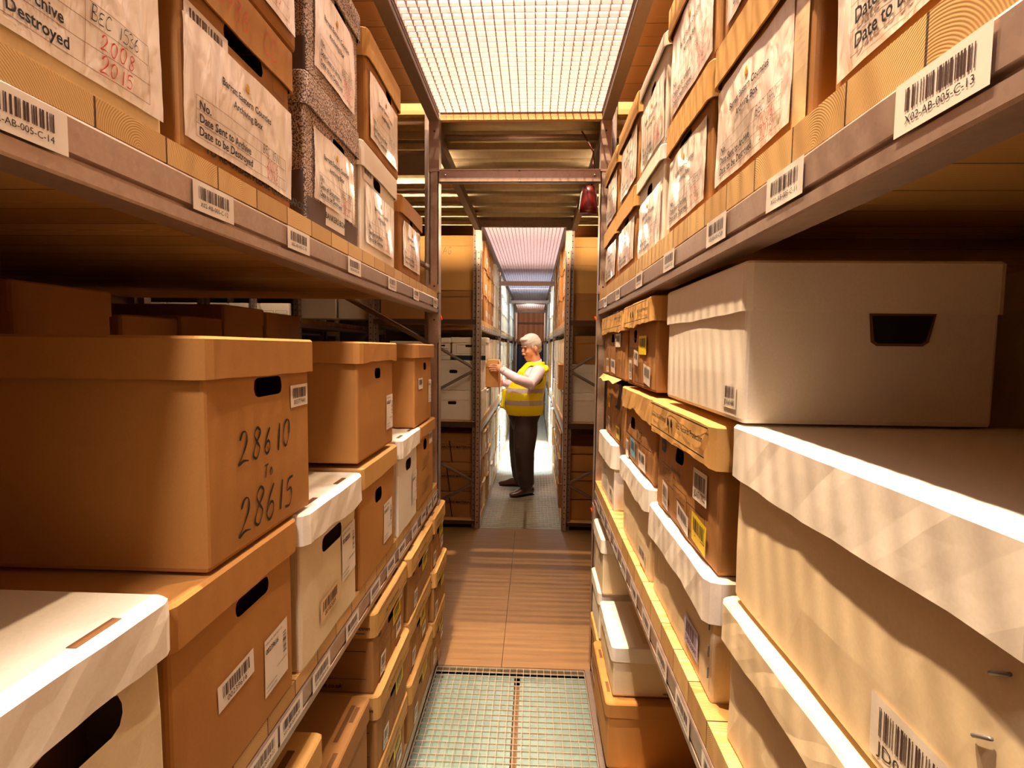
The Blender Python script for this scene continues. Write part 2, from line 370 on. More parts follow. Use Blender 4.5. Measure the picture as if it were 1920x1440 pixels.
def carton(name, loc, rz, w, d, h, lidh, body='brown', lid='brown', hole=None, over=.008, worn=.0012, bulge=.003,
           label=None, cat='box', group=None, seed=None, sag=.002, slots=False):
    """an archive box: front face at local y=0 looking along local -y"""
    root = empty(name, loc, rz, label, cat, group)
    root['w'] = w; sd = random.uniform(0, 50) if seed is None else seed
    b = MB(); rows = [(0., -.002), (.006, 0.), (h*.3, 0.), (h*.6, 0.), (h - .004, 0.)]
    vs, fs, n, nr = shell(w, d, rows, hole, 0., worn*.6, seed=sd, bulge=bulge)
    fs.append(tuple(range(n-1, -1, -1)))
    b.add(vs, fs)
    if hole:      # thickness of the card round the hand hole, and folders behind it
        uc, zc, hw, hh = hole
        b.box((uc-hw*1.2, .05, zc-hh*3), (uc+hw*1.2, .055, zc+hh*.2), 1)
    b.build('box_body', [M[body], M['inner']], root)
    if lidh:
        l = MB(); zb = h - lidh
        vs, fs, n, nr = shell(w, d, [(zb, over), (zb + lidh*.3, over), (zb + lidh*.65, over), (h - .004, over), (h, over - .004)], None, over, worn*.5, seed=sd+3, nx=16)
        for k in range(n): vs[k][2] += sag * nz(vs[k][0]*1.2, vs[k][1]*1.2, sd) + worn * .4 * nz(vs[k][0]*6, vs[k][1]*5, sd+1)
        top = [(len(vs) - n) + k for k in range(n)]
        fs.append(tuple(top))
        m0 = len(vs)                                              # folded-under lip, shows the card's thickness
        for k in range(n): vs.append([vs[k][0]*(1 - .004/w*2) , vs[k][1] + (.004 if vs[k][1] < d/2 else -.004), vs[k][2] + .001])
        for k in range(n): fs.append((k, m0+k, m0+(k+1) % n, (k+1) % n))
        l.add(vs, fs)
        if slots:
            for u in (-w*.27, w*.27): l.box((u-.03, .006, h-.001), (u+.03, .017, h+.0008), 1)
        l.build('lid', [M[lid], M['inner']], root)
    root['h'] = h; root['d'] = d; root['ov'] = over; root['bulge'] = bulge; root['wn'] = worn * .6
    return root
def face(root, which):
    w, d, h, ov, bg = root['w'], root['d'], root['h'], root['ov'], root['bulge']; e_ = root['wn'] * .8 + .0006
    if which == 'front': return lambda u, v, o: (u, -o - bg*math.cos(math.pi*max(min(u/w, .5), -.5))*math.sin(math.pi*max(min(v/h, 1), 0)) - e_, v)
    if which == 'lid': return lambda u, v, o: (u, -o - ov - e_, v)
    if which == 'left': return lambda u, v, o: (-w/2 - o - bg - e_, d/2 - u, v)
    if which == 'right': return lambda u, v, o: (w/2 + o + bg + e_, d/2 + u, v)
    if which == 'rightlid': return lambda u, v, o: (w/2 + o + ov + e_, d/2 + u, v)
    if which == 'leftlid': return lambda u, v, o: (-w/2 - o - ov - e_, d/2 - u, v)
    if which == 'top': return lambda u, v, o: (u, v, h + o + .0006)
def spin(fn, u0, v0, a):
    c, s = math.cos(a), math.sin(a)
    return lambda u, v, o: fn(u0 + u*c - v*s, v0 + u*s + v*c, o)
def barcode(root, fc, u, v, w, h, txt, rot=0., mat='paper', seed=1, n=22, full=.3):
    fn = spin(face(root, fc), u, v, rot); b = MB()
    b.rect(fn, 0, 0, w, h, .0006, 0, 2, 2); b.bars(fn, w*.12, h*(full+.1), w*.88, h*.86, .0010, 1, seed, n)
    if txt: b.text(txt, fn, w*.5, h*.12, h*full, 2, 'C', .0010, sx=min(1.1, w*.8/(max(x for x, y in tmesh(txt)[0])*h*full)))
    return b.build('barcode_label', [M[mat], M['bar'], M['ink']], root)
def address(root, fc, u, v, w, h, num, head='', rot=0.):
    fn = spin(face(root, fc), u, v, rot); b = MB()
    b.rect(fn, 0, 0, w, h, .0006, 0, 2, 3)
    b.text(head or 'RECORDS STORAGE', fn, w*.05, h*.9, h*.05, 1, off=.001); b.text(num, fn, w*.05, h*.74, h*.13, 1, off=.001, bold=True, sx=.85)
    f2 = spin(fn, w*.93, h*.42, math.pi/2); b.bars(f2, 0, 0, h*.38, w*.14, .001, 1, 5, 14)
    for k, (a, c) in enumerate(((.5, .3), (.05, .14), (.05, .06))): b.text('ACCESS DATABASE RECORDS', fn, w*a, h*c, h*.045, 1, off=.001, sx=.62)
    return b.build('address_label', [M['paper'], M['ink']], root)
def sleeve(root, w, v0, v1, title='Barratt Eastern Counties', u0=None, date='Date Sent to Archive', no='BEC 1511', yr=('2006', '2016'), full=True, logo=True, s=1.0, drop=0.):
    """clear wallet holding the archive sheet, stuck on the front"""
    fn0 = face(root, 'front'); b = MB(); u0 = -w/2 if u0 is None else u0; nu, nv = 14, 12; sd = random.uniform(0, 9)
    def fn(u, v, o):
        t = (u - u0) / w; q = (v - v0) / (v1 - v0)
        k = .003 + .0022 * nz(t*.6 + q*.25, q*.35, sd) + (.004 * max(0, q - .85) / .15 if drop else 0)
        return fn0(u, v, o + k)
    b.rect(fn, u0, v0, u0 + w, v1, 0, 0, nu, nv)
    o = b.build('paper_sleeve', [M['sleeve']], root, smooth=True)
    t = MB(); H = v1 - v0; cu = u0 + w*.5
    t.text(title, fn, cu, v0 + H*.66, .0155*s, 0, 'C', bold=True, sx=.95); t.text('Archiving Box', fn, cu, v0 + H*.53, .0155*s, 0, 'C', bold=True)
    t.text('No.', fn, u0 + w*.10, v0 + H*.30, .0165*s, 0, bold=True)
    t.text(date, fn, u0 + w*.10, v0 + H*.19, .0165*s, 0, bold=True, sx=.92); t.text('Date to be Destroyed', fn, u0 + w*.10, v0 + H*.08, .0165*s, 0, bold=True, sx=.92)
    if logo:
        t.ball(fn(cu, v0 + H*.83, .001), (.006, .0008, .008), 2, 8); t.text('BARRATT', fn, cu, v0 + H*.78, .005, 2, 'C')
    if full:
        for k in range(4): t.rect(fn, u0 + w*.08, v0 + H*(.055 + .115*k), u0 + w*.92, v0 + H*(.055 + .115*k) + .0007, .001, 3, 10)
        for q in (.08, .62, .92): t.rect(fn, u0 + w*q, v0 + H*.055, u0 + w*q + .0007, v0 + H*.40, .001, 3, 1, 4)
    t.hand(no, fn, u0 + w*.64, v0 + H*.31, .0145*s, 0, .0012, sp=.80); 
    t.hand(yr[0], fn, u0 + w*.68, v0 + H*.185, .0165*s, 1, .0016, sp=1.0); t.hand(yr[1], fn, u0 + w*.68, v0 + H*.07, .0165*s, 1, .0016, sp=1.0)
    t.build('printed_form', [M['ink'], M['red'], M['gold'], M['faint']], root)
    return o
def prints(root, items, fc='front'):
    """printing on the card itself: items = (kind, ...)"""
    fn = face(root, fc); b = MB()
    for it in items:
        k = it[0]
        if k == 't': _, s_, u, v, sz, al = it[:6]; b.text(s_, fn, u, v, sz, 0, al, .0006, bold=True, shear=it[6] if len(it) > 6 else 0)
        elif k == 'l': b.rect(fn, it[1], it[2], it[3], it[4], .0006, 0, 8, 1)
        elif k == 'f': b.frame(fn, it[1], it[2], it[3], it[4], .0006, it[5], 0)
        elif k == 'h': b.hand(it[1], fn, it[2], it[3], it[4], 0, it[5], .0007, it[6] if len(it) > 6 else 0)
    return b.build('printing', [M['ink']], root)
def writing(root, fc, items, mat='pen'):
    fn = face(root, fc); b = MB()
    for it in items: s_, u, v, sz, wd, sl = it[:6]; b.hand(s_, fn, u, v, sz, 0, wd, .0008, sl, sp=it[6] if len(it) > 6 else .85)
    return b.build('handwriting', [M[mat]], root)
HALF = math.pi / 2
def LB(name, y0, y1, z0, z1, lidh, label, xf=-.475, d=.40, **k):
    return carton(name, (xf, (y0+y1)/2, z0), HALF, y1-y0, d, z1-z0, lidh, label=label, **k)
def RB(name, y0, y1, z0, z1, lidh, label, xf=.32, d=.40, **k):
    return carton(name, (xf, (y0+y1)/2, z0), -HALF, y1-y0, d, z1-z0, lidh, label=label, **k)

# ------------------------------------------------------------------ the setting: floor, under-floor, ceiling, walls
def at(b, name, mats, loc, parent=None, **k):
    x, y, z = loc; b.v = [(p[0]-x, p[1]-y, p[2]-z) for p in b.v]
    o = b.build(name, mats, parent, **k)
    if not parent: o.location = loc
    return o
def plywood_mat():
    m, nt, b, N, L = newmat('floor_ply')
    st = noise(nt, 22, 3, stretch=(.12, 1.8, 1)); fine = noise(nt, 90, 2, stretch=(.25, 2, 1))
    col = mixc(nt, lin((142, 106, 68)), lin((124, 90, 56)), ramp(nt, st, .3, .7))
    col = mixc(nt, col, lin((118, 76, 46)), ramp(nt, fine, .5, .85, (0, 0, 0, 1), (.35, .35, .35, 1)))
    col = mixc(nt, col, lin((214, 170, 120)), ramp(nt, noise(nt, 60, 4, dist=2), .72, .78, (0, 0, 0, 1), (.45, .45, .45, 1)))
    L.new(col, b.inputs['Base Color']); b.inputs['Roughness'].default_value = .5; bump(nt, st, .08, .002); return m
fm = plywood_mat()
b = MB(); b.box((-6, 2.575, -.03), (-.142, 4.64, 0)); b.box((-.1395, 2.575, -.03), (4, 4.64, 0))
tag(b.build('floor', [fm]), kind='structure')
dark = plain('floor_dark', (96, 62, 40), .8)
b = MB(); b.box((-9, -3, -.34), (6, 17, -.30)); tag(b.build('floor', [dark]), kind='structure')
b = MB()
for x0, x1 in ((-9, -.47), (.30, 6)):
    b.box((x0, -3, -.04), (x1, 2.574, -.002)); b.box((x0, 4.641, -.04), (x1, 16.5, -.002))
tag(b.build('floor', [dark]), kind='structure')

def grating(name, label, x0, x1, y0, y1, ztop, depth, mt, low=False, pitch=.0333, th=.0022, rod=.0016, group=None, up=True, step=1):
    e = empty(name, ((x0+x1)/2, y0, ztop - depth), 0, label, 'grating', group)
    L0 = e.location; b = MB(); n = int((y1-y0)/pitch)
    for i in range(n + 1):
        y = y0 + i*(y1-y0)/n; b.box((x0, y-th/2, ztop-depth), (x1, y+th/2, ztop))
    at(b, 'bearing_bars', [mt], L0, e); b = MB(); n = int((x1-x0)/pitch)
    for i in range(1, n):
        x = x0 + i*(x1-x0)/n
        if low: b.box((x-rod/2, y0, ztop-depth-.002), (x+rod/2, y1, ztop-depth*.35), 0)
        else: b.box((x-rod/2, y0, ztop-depth*.45), (x+rod/2, y1, ztop - .0005))
    at(b, 'cross_rods', [M['steelshade'] if low else mt], L0, e); b = MB()
    for x in (x0, x1 - .003): b.box((x, y0, ztop-depth), (x+.003, y1, ztop))
    for y in (y0 - .003, y1): b.box((x0, y, ztop-depth), (x1, y+.003, ztop))
    at(b, 'edge_frame', [mt], L0, e); return e
g = grating('floor_grating', 'steel grating panel in the near aisle floor, brown boards beyond it', -.465, .272, .9, 2.565, 0, .006, M['gratefloor'], th=.0024, rod=.002)
def undersheet(y0, y1, ye, label, mt):
    e = empty('under_sheet', (-.07, y0, -.06), 0, label, 'metal sheet'); b = MB()
    b.box((-.468, y0, -.046), (-.074, y1, -.042)); b.box((-.046, y0, -.046), (.29, y1, -.042)); b.box((-.074, ye, -.046), (-.046, y1, -.042))
    at(b, 'sheet_panel', [mt], e.location, e); b = MB(); b.box((-.09, y0, -.11), (-.03, y1, -.09)); at(b, 'bearer', [fm], e.location, e); return e
undersheet(.9, 2.57, 2.565, 'pale galvanised sheet under the near floor grating, dark slot along it', M['sheet'])
for i, (ya, yb) in enumerate(((4.65, 7.0), (7.004, 9.3), (9.31, 11.9), (11.91, 14.6))):
    ds = ('under the man in the far aisle', 'brightly lit, behind the man', 'third from the brown floor, in the dark far aisle', 'last one before the ribbed end wall')[i]
    grating('floor_grating', 'steel floor grating ' + ds, -.465, .26, ya, yb, 0, .006, M['gratefloor'], th=.0024, rod=.002, pitch=.0333 if i < 2 else .066, group='gratings of the far aisle floor')
undersheet(4.65, 7.0, 5.3, 'pale sheet below the far floor grating where the man stands', M['sheetlit'])
undersheet(7.0, 14.6, 7.0, 'pale sheet below the far aisle gratings behind the man', M['sheetlit'])
b = MB(); b.box((.273, .5, -.03), (.297, 2.56, .012)); tag(b.build('edge_rail', [M['steelshade']]), 'pinkish steel rail along the right edge of the near floor grating', 'rail')
b = MB(); b.box((-.478, .5, -.06), (-.468, 2.56, -.002)); b.box((-.478, 4.65, -.06), (-.468, 14.6, .004)); b.box((.262, 4.65, -.06), (.275, 14.6, .004))
tag(b.build('trim_floor', [M['steelshade']]), kind='structure')

# ceiling: timber decks over the racks, deck trays over the cross aisle
for nme, x0, x1 in (('left', -4.3, -.512), ('right', .355, 3.4)):
    for y0, y1 in ((-2.4, 2.53), (4.7, 15.2)):
        b = MB(); b.box((x0, y0, 2.725), (x1, y1, 2.76)); at(b, 'ceiling', [M['under']], (x0, y0, 2.725)); tag(bpy.data.objects[-1] if 0 else COL.objects[-1], kind='structure')
b = MB()
for i in range(8):
    ya = 2.64 + i*.295; yb = ya + .295
    if ya > 4.6: break
    pr = [(ya, 2.745), (ya, 2.69), (ya+.02, 2.69), (ya+.022, 2.70), (ya+.034, 2.74), (yb-.045, 2.742), (yb-.035, 2.705), (yb-.006, 2.695), (yb-.006, 2.745)]
    vs = [(-6, p[0], p[1]) for p in pr] + [(4, p[0], p[1]) for p in pr]; n = len(pr)
    b.add(vs, [(k, (k+1) % n, (k+1) % n + n, k+n) for k in range(n)])
    b.box((-6, yb-.0065, 2.66), (4, yb-.0045, 2.70))
tag(b.build('ceiling', [M['deck']]), kind='structure')
b = MB(); b.box((-6, 2.58, 2.80), (4, 4.75, 2.84)); b.box((-9, -3, 2.80), (-4.28, 17, 2.84)); b.box((3.38, -3, 2.80), (6, 17, 2.84)); tag(b.build('ceiling', [dark]), kind='structure')
b = MB(); b.box((-.455, 2.575, 2.668), (.305, 2.60, 2.712)); tag(b.build('trim_chipboard', [M['chip']]), kind='structure')
b = MB(); b.box((-1.4, 2.60, 2.705), (-.53, 2.64, 2.80)); b.box((.38, 2.60, 2.70), (1.3, 2.64, 2.79)); tag(b.build('trim_timber', [M['shelf']]), kind='structure')
for i, (x0, x1, y) in enumerate(((-.46, .305, 2.74), )):
    b = MB(); b.tube([(x0, y, 2.652), (x1, y, 2.652)], .012, 10); b.tube([(x0, y+.07, 2.668), (x1, y+.07, 2.668)], .008, 8)
    tag(b.build('conduit', [M['steel']], smooth=True), 'thin steel conduit pipes under the metal deck over the crossing', 'pipe')
grating('ceiling_grating', 'glowing steel grating overhead above the near aisle', -.462, .302, .85, 2.572, 2.735, .034, M['grate'], low=True, rod=.0015)
for i, (ya, yb) in enumerate(((4.66, 7.3), (7.34, 9.8), (9.9, 12.4), (12.5, 14.8))):
    ds = ('glowing pinkish, over the man', 'bluish, second one overhead past the crossing', 'bluish and dim, third one overhead past the crossing', 'darkest, overhead beside the end wall')[i]
    grating('ceiling_grating', 'steel ceiling grating, ' + ds, -.462, .26, ya, yb, 2.72, .034, M['grate'], low=True, rod=.003, pitch=.0333 if i < 2 else .05, group='gratings of the far aisle ceiling')

# far end wall of ribbed sheet, and the outer walls
b = MB(); n = 60
ribs = [( -2.4 + 4.4*i/n, 15.05 + (.03 if i % 4 in (1, 2) else 0)) for i in range(n+1)]
b.add([(x, y, 1.75) for x, y in ribs] + [(x, y, 2.8) for x, y in ribs], [(i, i+1, i+n+2, i+n+1) for i in range(n)])
b.add([(x, y, 0) for x, y in ribs] + [(x, y, 1.75) for x, y in ribs], [(i, i+1, i+n+2, i+n+1) for i in range(n)], 1)
b.box((-2.4, 14.98, 1.70), (2, 15.03, 1.78), 2); b.box((-2.4, 14.98, 2.28), (2, 15.03, 2.32), 2)
tag(b.build('wall_end', [plain('wall_brown', (176, 112, 70), .6), plain('wall_blue', (36, 48, 72), .6), plain('wall_rail', (96, 60, 44), .6)]), kind='structure')
wl = plain('wall_dark', (96, 60, 36), .9)
for nme, lo, hi in (('left', (-9.1, -3, -.3), (-9, 17, 2.84)), ('right', (6, -3, -.3), (6.1, 17, 2.84)), ('back', (-9, -3.1, -.3), (6, -3, 2.84)), ('far', (-9, 16.5, -.3), (6, 16.6, 2.84))):
    b = MB(); b.box(lo, hi); tag(b.build('wall_' + nme, [wl]), kind='structure')

# ------------------------------------------------------------------ racks
def upright(e, L0, s, x, y, z1, holes=True, thick=.075, z0=0.):
    """perforated post: x = aisle side, s = direction into the rack, y = face towards the crossing"""
    b = MB(); X = lambda v: x + s*v
    def bx(v0, v1, ya, yb, za, zb, mi=0):
        a, c = sorted((X(v0), X(v1))); b.box((a, ya, za), (c, yb, zb), mi)
    bx(0, .004, y, y+thick, z0, z1); bx(0, .042, y, y+.003, z0, z1); bx(.039, .042, y, y+.03, z0, z1)
    bx(.042, .072, y+.028, y+.031, z0, z1, 1); bx(.069, .072, y+.03, y+thick, z0, z1, 1); bx(0, .07, y+thick-.003, y+thick, z0, z1, 1)
    if holes:
        z = z0 + .06
        while z < z1 - .05:
            for v, yy, r in ((.021, y-.0006, .0055), (.057, y+.0274, .005)):
                p = [(X(v + r*math.cos(a*math.pi/4)), yy, z + r*math.sin(a*math.pi/4)) for a in range(8)]
                b.add(p, [tuple(range(8))] if s < 0 else [tuple(range(7, -1, -1))], 2)
            for yy in (y+.022, y+.05):
                xx_ = X(-.0006); b.add([(xx_, yy-.004, z-.012), (xx_, yy+.004, z-.012), (xx_, yy+.004, z+.006), (xx_, yy-.004, z+.006)], [(0, 1, 2, 3)], 2)
            z += .05
    return at(b, 'upright', [M['steel'], M['steelshade'], M['hole']], L0, e)
def beam(e, L0, s, x, y0, y1, z0, z1, sag=.006, mt='steel'):
    b = MB(); X = lambda v: x + s*v; n = 12; H = z1 - z0
    pr = [(.002, z1), (0, z1-.003), (0, z0+H*.42), (.007, z0+H*.38), (.007, z0+H*.32), (0, z0+H*.28), (0, z0+.003), (.002, z0), (.046, z0), (.046, z0+.003), (.006, z0+.003), (.009, z1-.003), (.012, z1-.003), (.012, z1)]
    rows = []
    for i in range(n+1):
        t = i/n; dz = -sag*math.sin(math.pi*t); rows.append([(X(a), y0+(y1-y0)*t, z+dz) for a, z in pr])
    m = len(pr); vs = [q for r in rows for q in r]
    b.add(vs, [(i*m+k, i*m+(k+1) % m, (i+1)*m+(k+1) % m, (i+1)*m+k) for i in range(n) for k in range(m)])
    return at(b, 'beam', [M[mt]], L0, e)
def board(e, L0, s, x, y0, y1, z0, z1, depth, xb=None):
    b = MB(); a, c = sorted((x + s*.004, x + s*depth)); b.box((a, y0, z0), (c, y1, z1)); bx = at(b, 'shelf_board', [M['shelf']], (a, y0, z0), e); bx.location = Vector((a, y0, z0)) - L0; return bx
def brace(e, L0, p, q, r=.013):
    b = MB(); b.tube([p, q], [(r, r*.55)]*2, 8, ref=(0, 1, 0)); return at(b, 'brace', [M['steelshade']], L0, e)
def plate(e, L0, s, x, y, z0, z1):
    b = MB(); a, c = sorted((x - s*.003, x + s*.048)); b.box((a, y-.003, z0), (c, y+.05, z1))
    for z in (z0 + (z1-z0)*.8,): b.ball((x + s*.02, y-.003, z), (.004, .001, .004), 1, 8)
    return at(b, 'splice_plate', [M['steel'], M['hole']], L0, e)
def clip(e, L0, x, y, z):
    b = MB(); b.tube([(x, y, z+.012), (x+.004, y-.004, z), (x+.008, y-.004, z-.01)], .004, 6); return at(b, 'safety_clip', [M['clip']], L0, e)
def loclabel(bm_, L0, s, x, y0, y1, zc, hh, txt):
    """barcode label stuck on a beam, readable from the aisle"""
    fn = (lambda u, v, o: (x - L0[0] + o, y0 + u - L0[1], zc + v - L0[2])) if s < 0 else (lambda u, v, o: (x - L0[0] - o, y1 - u - L0[1], zc + v - L0[2]))
    W = y1 - y0; b = MB(); r = .004
    b.rect(fn, 0, -hh, W, hh, .0008, 0); b.bars(fn, W*.13, -hh*.18, W*.87, hh*.66, .0012, 1, sum(map(ord, txt)), 24)
    b.text(txt, fn, W/2, -hh*.66, hh*.44, 2, 'C', .0012, sx=min(1, .78*W/(max(a for a, c in tmesh(txt)[0])*hh*.44)))
    return b.build('location_label', [M['paper'], M['bar'], M['ink']], bm_)
def rack(name, label, s, x, ys, levels, depth, ztop=2.735, y_end=None, braces=True, group=None, boards=True, back=True, holes=True, upside=True):
    L0 = Vector((x, ys[0], 0)); e = empty(name, L0, 0, label, 'shelving rack', group); beams = []
    for i, y in enumerate(ys):
        upright(e, L0, s, x, y, ztop, holes and i < 2)
        if back: upright(e, L0, -s, x + s*(depth), y, ztop, holes and i < 2)
    for (zb, zr, zt) in levels:
        for i in range(len(ys)-1):
            beams.append(beam(e, L0, s, x + s*.001, ys[i]+.03, ys[i+1]+.03, zb, zr))
            if back: beam(e, L0, -s, x + s*(depth-.001), ys[i]+.03, ys[i+1]+.03, zb, zr, mt='steelshade')
            if boards and zt: board(e, L0, s, x, ys[i] + .012, ys[i+1]+.005, zb + .004 if 0 else zr - .002, zt, depth)
    if braces and back:
        for i, y in enumerate(ys[:2]):
            zs = [.15, .38, .62, .86, 1.10, 1.36, 1.62, 1.86, 2.1, 2.35, 2.6]
            for k in range(len(zs)-1):
                p, q = (x + s*.05, x + s*(depth-.05)) if k % 2 == 0 else (x + s*(depth-.05), x + s*.05)
    return e, L0, beams
XL, XR = -.462, .303
LV = [(.03, .075, .10), (.842, .905, .935), (1.766, 1.830, 1.860)]
eL, L0L, bL = rack('storage_rack', 'steel rack on the left of the near aisle, barcode labels on its beams', -1, XL, [-2.2, .0, 2.57], LV, 1.55)
LVR = [(.03, .072, .09), (.850, .915, .962), (1.762, 1.827, 1.868)]
eR, L0R, bR = rack('storage_rack', 'steel rack on the right of the near aisle, heavy pine shelf boards', 1, XR, [-2.2, .0, 2.57], LVR, 1.3)
for e, L0, s, x in ((eL, L0L, -1, XL), (eR, L0R, 1, XR)):
    beam(e, L0, s, x, -2.2, 2.57, 2.66, 2.725, 0, 'steelshade'); beam(e, L0, -s, x + s*1.3, -2.2, 2.57, 2.66, 2.725, 0, 'steelshade')
    for z0, z1 in ((2.43, 2.66), (1.62, 1.76), (1.862, 1.90), (.72, .84)): plate(e, L0, s, x, 2.57, z0, z1)
    clip(e, L0, x - s*.004 - .004, 2.63, 1.745); clip(e, L0, x - s*.004 - .004, 2.62, .80)
brace(eL, L0L, (XL-.04, 2.60, 1.612), (XL-.47, 2.60, 1.845)); brace(eL, L0L, (XL-.04, 2.60, 1.60), (XL-.47, 2.60, 1.36)); brace(eL, L0L, (XL-.04, 2.60, .55), (XL-.47, 2.60, .30))
brace(eL, L0L, (XL-.04, 2.60, 1.98), (XL-.47, 2.60, 2.2)); brace(eR, L0R, (XR+.04, 2.60, 1.612), (XR+.47, 2.60, 1.845))
b1, b2 = bL[3], bL[5]
for t, y0 in zip(('14', '12', '10', '08', '06', '04', '02'), (.424, .715, .992, 1.316, 1.682, 2.034, 2.438)):
    loclabel(b2, L0L, -1, XL, y0, y0+.098, 1.8035, .0205, 'X02-AB-005-C-' + t)
for i, y0 in enumerate((.70, .82, .926, 1.073, 1.276, 1.476, 1.65, 1.80, 2.0, 2.17, 2.31, 2.44)):
    loclabel(b1, L0L, -1, XL, y0, y0+.098, .878, .022, 'X01-AB-005-B-%02d' % (24 - 2*i))
b1, b2 = bR[3], bR[5]
for t, y0 in zip(('13', '11', '09', '07', '05', '03', '01'), (.382, .632, .876, 1.19, 1.532, 1.925, 2.265)):
    loclabel(b2, L0R, 1, XR, y0, y0+.096, 1.801, .0215, 'X02-AB-005-C-' + t)
for i in range(10):
    y0 = .80 + i*.172; loclabel(b1, L0R, 1, XR, y0, y0+.098, .885, .023, 'X01-AB-005-B-%02d' % (23 - 2*i))
# racks beyond the crossing
YS = [4.6, 7.36, 9.88, 12.4, 14.6]
LF = [(.0, .04, .072), (.85, .905, .952), (1.762, 1.80, 1.842)]
eFL, L0FL, bFL = rack('storage_rack', 'long steel rack on the left beyond the crossing, man at it', -1, XL+.002, YS, LF, .98, 2.7)
eFR, L0FR, bFR = rack('storage_rack', 'long steel rack on the right beyond the crossing, behind the man', 1, .262, YS, LF, .9, 2.7)
for e, L0, s, x in ((eFL, L0FL, -1, XL+.002), (eFR, L0FR, 1, .262)):
    beam(e, L0, s, x, 4.6, 14.6, 2.63, 2.69, 0, 'steelshade')
    plate(e, L0, s, x, 4.6, 2.43, 2.66)
    for z, z2 in ((1.42, 1.66), (1.40, 1.17), (.42, .64), (.40, .17)):
        brace(e, L0, (x + s*.06, 4.635, z), (x + s*.48, 4.635, z2))
for bms, s, x, L0 in ((bFL, -1, XL+.002, L0FL), (bFR, 1, .262, L0FR)):
    for i in range(9):
        y0 = 4.78 + i*.28; loclabel(bms[8], L0, s, x, y0, y0+.1, 1.785, .018, 'X02-AB-%03d-C' % (6+i))
# second row of racks further left, seen under the near shelf
eB, L0B, bB = rack('storage_rack', 'dim rack far to the left, seen under the near left shelf', -1, -2.06, [4.6, 7.3], LF, .9, 2.7, group='dim racks behind')
eC, L0C, bC = rack('storage_rack', 'dim rack furthest left, white cartons on its middle shelf', -1, -3.3, [6.2, 8.9], LF, 1.9, 2.7, group='dim racks behind')
# ties over the aisle
for i, (y, z, x1, nm) in enumerate(((2.585, 2.385, .305, 'bright steel tie bar between the near uprights, over the crossing'), (4.6, 2.625, .262, 'steel tie bar at the far edge of the metal deck'),
        (7.38, 2.455, .262, 'steel tie bar over the far aisle, pinkish grating in front of it'), (9.9, 2.42, .262, 'steel tie bar over the far aisle, under the bluish grating'), (12.42, 2.42, .262, 'thin steel tie bar furthest down the aisle'))):
    e = empty('tie_bar', (XL, y, z), 0, nm, 'steel bar'); b = MB(); hh = .058
    b.box((XL, y, z), (x1, y+.003, z+hh)); b.box((XL, y-.006, z+hh-.003), (x1, y+.03, z+hh)); b.box((XL, y, z), (x1, y+.03, z+.003)); at(b, 'channel', [M['steel']], e.location, e); b = MB()
    for xx_, zz in ((XL+.03, z+.03), (x1-.03, z+.03), ((XL+x1)/2, z+hh-.004), ((XL+x1)/2, z+.002)): b.ball((xx_, y-.002, zz), (.006, .004, .006), 0, 8)
    at(b, 'bolt', [M['steel2']], e.location, e, smooth=True)
for s, x, nm in ((-1, XL, 'left'), (1, XR - .01, 'right')):
    b = MB(); a, c = sorted((x + s*.012, x + s*.055))
    b.box((a, 2.655, 2.60), (c, 4.6, 2.66)); tag(at(b, 'crossing_beam', [M['steelshade']], (a, 2.655, 2.6)), 'long steel beam running over the crossing on the %s side' % nm, 'beam')
# red sounder with its cable on the right upright
e = empty('alarm_sounder', (.252, 2.60, 2.25), 0, 'dark red round sounder hanging from the right upright below the tie bar', 'alarm'); b = MB()
b.tube([(0, .02, 0), (0, .02, .02), (0, .02, .09), (0, .02, .12)], [.042, .045, .038, .03], 16); b.build('housing', [M['redplastic']], e, smooth=True)
b = MB(); b.tube([(.012, .02, .12), (.02, .03, .2), (.022, .06, .3), (-.01, .10, .38), (-.03, .12, .42)], .004, 6); b.build('cable', [M['redplastic']], e, smooth=True)

# ================================================================== boxes, near left rack
SLOT = lambda uc, zc, hw=.045, hh=.016: (uc, zc, hw, hh)
G1 = 'boxes on the middle left shelf'
r = LB('archive_box', .722, 1.066, 1.275, 1.612, .062, 'big brown box marked 28610 to 28615 in black marker, at left', xf=-.458, d=.46, body='orange', lid='orange', over=.012, hole=SLOT(.005, .255, .048, .016), group=G1, slots=True, worn=.0006)
writing(r, 'front', [('28610', -.098, .137, .049, .0050, .02, 1.06), ('To', -.020, .100, .022, .0032, 0, 1.1), ('28615', -.098, .022, .056, .0052, .03, .98)])
barcode(r, 'front', .085, .208, .078, .042, '00377441', seed=3)
r = LB('archive_box', .640, .990, .936, 1.268, .062, 'brown box numbered 00239616 under the 28610 box', xf=-.464, d=.46, body='orange', lid='orange', over=.011, hole=SLOT(.03, .247, .052, .014), group=G1, worn=.0006)
barcode(r, 'front', -.075, .115, .10, .042, '00239616', seed=4, rot=.05); address(r, 'front', .062, .045, .088, .105, '00239616', 'KIRKLAND AND ELLIS LLP', rot=.02)
r = LB('archive_box', .262, .612, .936, 1.292, .068, 'worn white box in the bottom left corner, lowest and nearest', xf=-.452, d=.50, body='cream', lid='white', over=.012, hole=SLOT(.055, .262, .055, .022), group=G1, worn=.003, sag=.003, slots=True)
r = LB('archive_box', 1.024, 1.354, .936, 1.268, .068, 'worn white box numbered 00182035, between two brown ones', xf=-.462, d=.42, body='cream', lid='white', over=.02, hole=SLOT(.0, .225, .06, .018), group=G1, worn=.003, sag=.008, slots=True)
barcode(r, 'front', -.075, .055, .11, .05, '00182035', seed=5, mat='tracelabel', rot=.06); address(r, 'front', .055, .09, .10, .125, '00182035', rot=.02)
